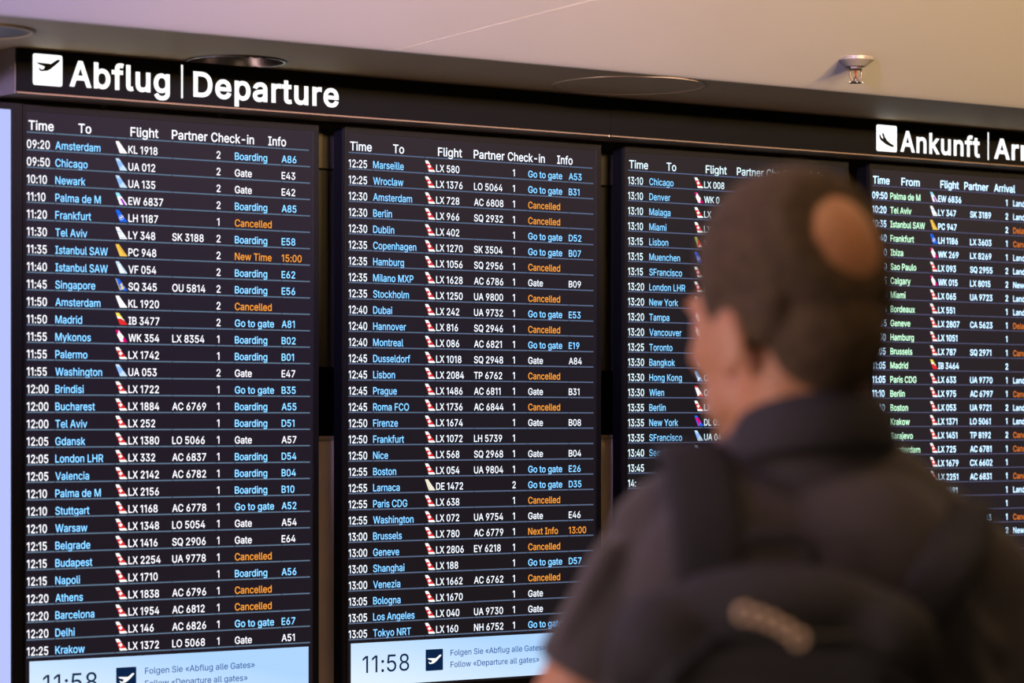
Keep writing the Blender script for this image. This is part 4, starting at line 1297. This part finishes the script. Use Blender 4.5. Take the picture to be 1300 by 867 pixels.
def rbox(bm, x0, x1, y0, y1, z0, z1, r):
    for x in (x0 + r, x1 - r):
        for y in (y0 + r, y1 - r):
            for z in (z0 + r, z1 - r):
                ell(bm, V(x, y, z), (r, r, r), sub=2)
    box(bm, x0 + r, x1 - r, y0, y1, z0 + r + Z, z1 - r + Z)
    box(bm, x0, x1, y0 + r, y1 - r, z0 + r + Z, z1 - r + Z)
    box(bm, x0 + r, x1 - r, y0 + r, y1 - r, z0 + Z, z1 + Z)


rbox(bm, -0.180, 0.105, -0.250, -0.112, -0.58, -0.142, 0.05)
ell(bm, V(-0.035, -0.185, -0.165), (0.105, 0.062, 0.045))
ell(bm, V(-0.06, -0.248, -0.27), (0.08, 0.018, 0.05))
blob('pack_body', bm, M_PACK, pk, 0.008, 8)
bm = bmesh.new()
rbox(bm, -0.155, 0.080, -0.295, -0.225, -0.55, -0.24, 0.03)
blob('front_pocket', bm, M_PACK, pk, 0.008, 6)
bm = bmesh.new()
tube(bm, [V(-0.065, -0.14, -0.13), V(-0.065, -0.135, -0.112), V(-0.05, -0.135, -0.102), V(-0.015, -0.135, -0.102), V(0.0, -0.135, -0.112), V(0.0, -0.14, -0.13)], 0.007)
obj('carry_handle', bm, M_WEB, pk, True)
bm = bmesh.new()
tube(bm, [V(-0.145, -0.257, -0.32), V(-0.14, -0.257, -0.22), V(-0.09, -0.245, -0.18), V(0.02, -0.245, -0.18), V(0.07, -0.257, -0.22), V(0.075, -0.257, -0.32)], 0.004, 8)
obj('zip', bm, mat('zip_black', (0.02, 0.02, 0.02), 0.35, metal=0.5), pk, True)


def strap(pts, w, th=0.008):
    bm = bmesh.new()
    pts = [V(*p) for p in pts]
    # refine
    fine = []
    for i in range(len(pts) - 1):
        p0, p1, p2, p3 = pts[max(i - 1, 0)], pts[i], pts[i + 1], pts[min(i + 2, len(pts) - 1)]
        for j in range(6):
            t = j / 6
            fine.append(0.5 * ((2 * p1) + (p2 - p0) * t + (2 * p0 - 5 * p1 + 4 * p2 - p3) * t * t + (3 * p1 - p0 - 3 * p2 + p3) * t ** 3))
    fine.append(pts[-1])
    rings = []
    for i, p in enumerate(fine):
        d = (fine[min(i + 1, len(fine) - 1)] - fine[max(i - 1, 0)]).normalized()
        side = Vector((1, 0, 0)) - d * d.x
        side.normalize()
        nn = d.cross(side).normalized()
        prof = [(-w, -th * .6), (-w * 1.04, 0), (-w, th * .6), (-w * .5, th), (w * .5, th), (w, th * .6), (w * 1.04, 0), (w, -th * .6), (w * .5, -th), (-w * .5, -th)]
        rings.append([bm.verts.new(p + side * a + nn * b) for a, b in prof])
    m = len(rings[0])
    for a, b in zip(rings, rings[1:]):
        for k in range(m):
            bm.faces.new((a[k], a[(k + 1) % m], b[(k + 1) % m], b[k]))
    bm.faces.new(rings[0][::-1])
    bm.faces.new(rings[-1])
    return obj('shoulder_strap', bm, M_WEB, pk, True)


strap([(-0.085, -0.150, -0.20), (-0.088, -0.138, -0.11), (-0.092, -0.092, -0.060), (-0.096, -0.035, -0.030), (-0.098, 0.02, -0.032), (-0.100, 0.075, -0.07),
       (-0.108, 0.122, -0.15), (-0.125, 0.135, -0.25), (-0.145, 0.118, -0.36), (-0.165, 0.03, -0.47), (-0.150, -0.10, -0.51), (-0.120, -0.15, -0.52)], 0.031)
strap([(0.075, -0.150, -0.20), (0.110, -0.142, -0.14), (0.138, -0.095, -0.105), (0.150, -0.040, -0.080), (0.152, 0.02, -0.084), (0.145, 0.075, -0.12),
       (0.125, 0.122, -0.18), (0.138, 0.130, -0.27), (0.158, 0.112, -0.37), (0.175, 0.03, -0.47), (0.150, -0.10, -0.51), (0.115, -0.15, -0.52)], 0.024)
# embroidered badge: small beige loops on the pack
bm = bmesh.new()
for i, (x, z, r) in enumerate(((-0.068, -0.160, 0.007), (-0.056, -0.163, 0.006), (-0.045, -0.167, 0.006), (-0.034, -0.173, 0.006), (-0.023, -0.181, 0.007))):
    pts = [V(x + r * math.cos(2 * math.pi * k / 14), -0.2555, z + r * math.sin(2 * math.pi * k / 14)) for k in range(15)]
    tube(bm, pts, 0.0022, 6)
bd = obj('embroidered_badge', bm, mat('badge_thread', (0.80, 0.60, 0.38), 0.45, metal=0.4), pk, True)
bd['label'] = 'beige embroidered badge'
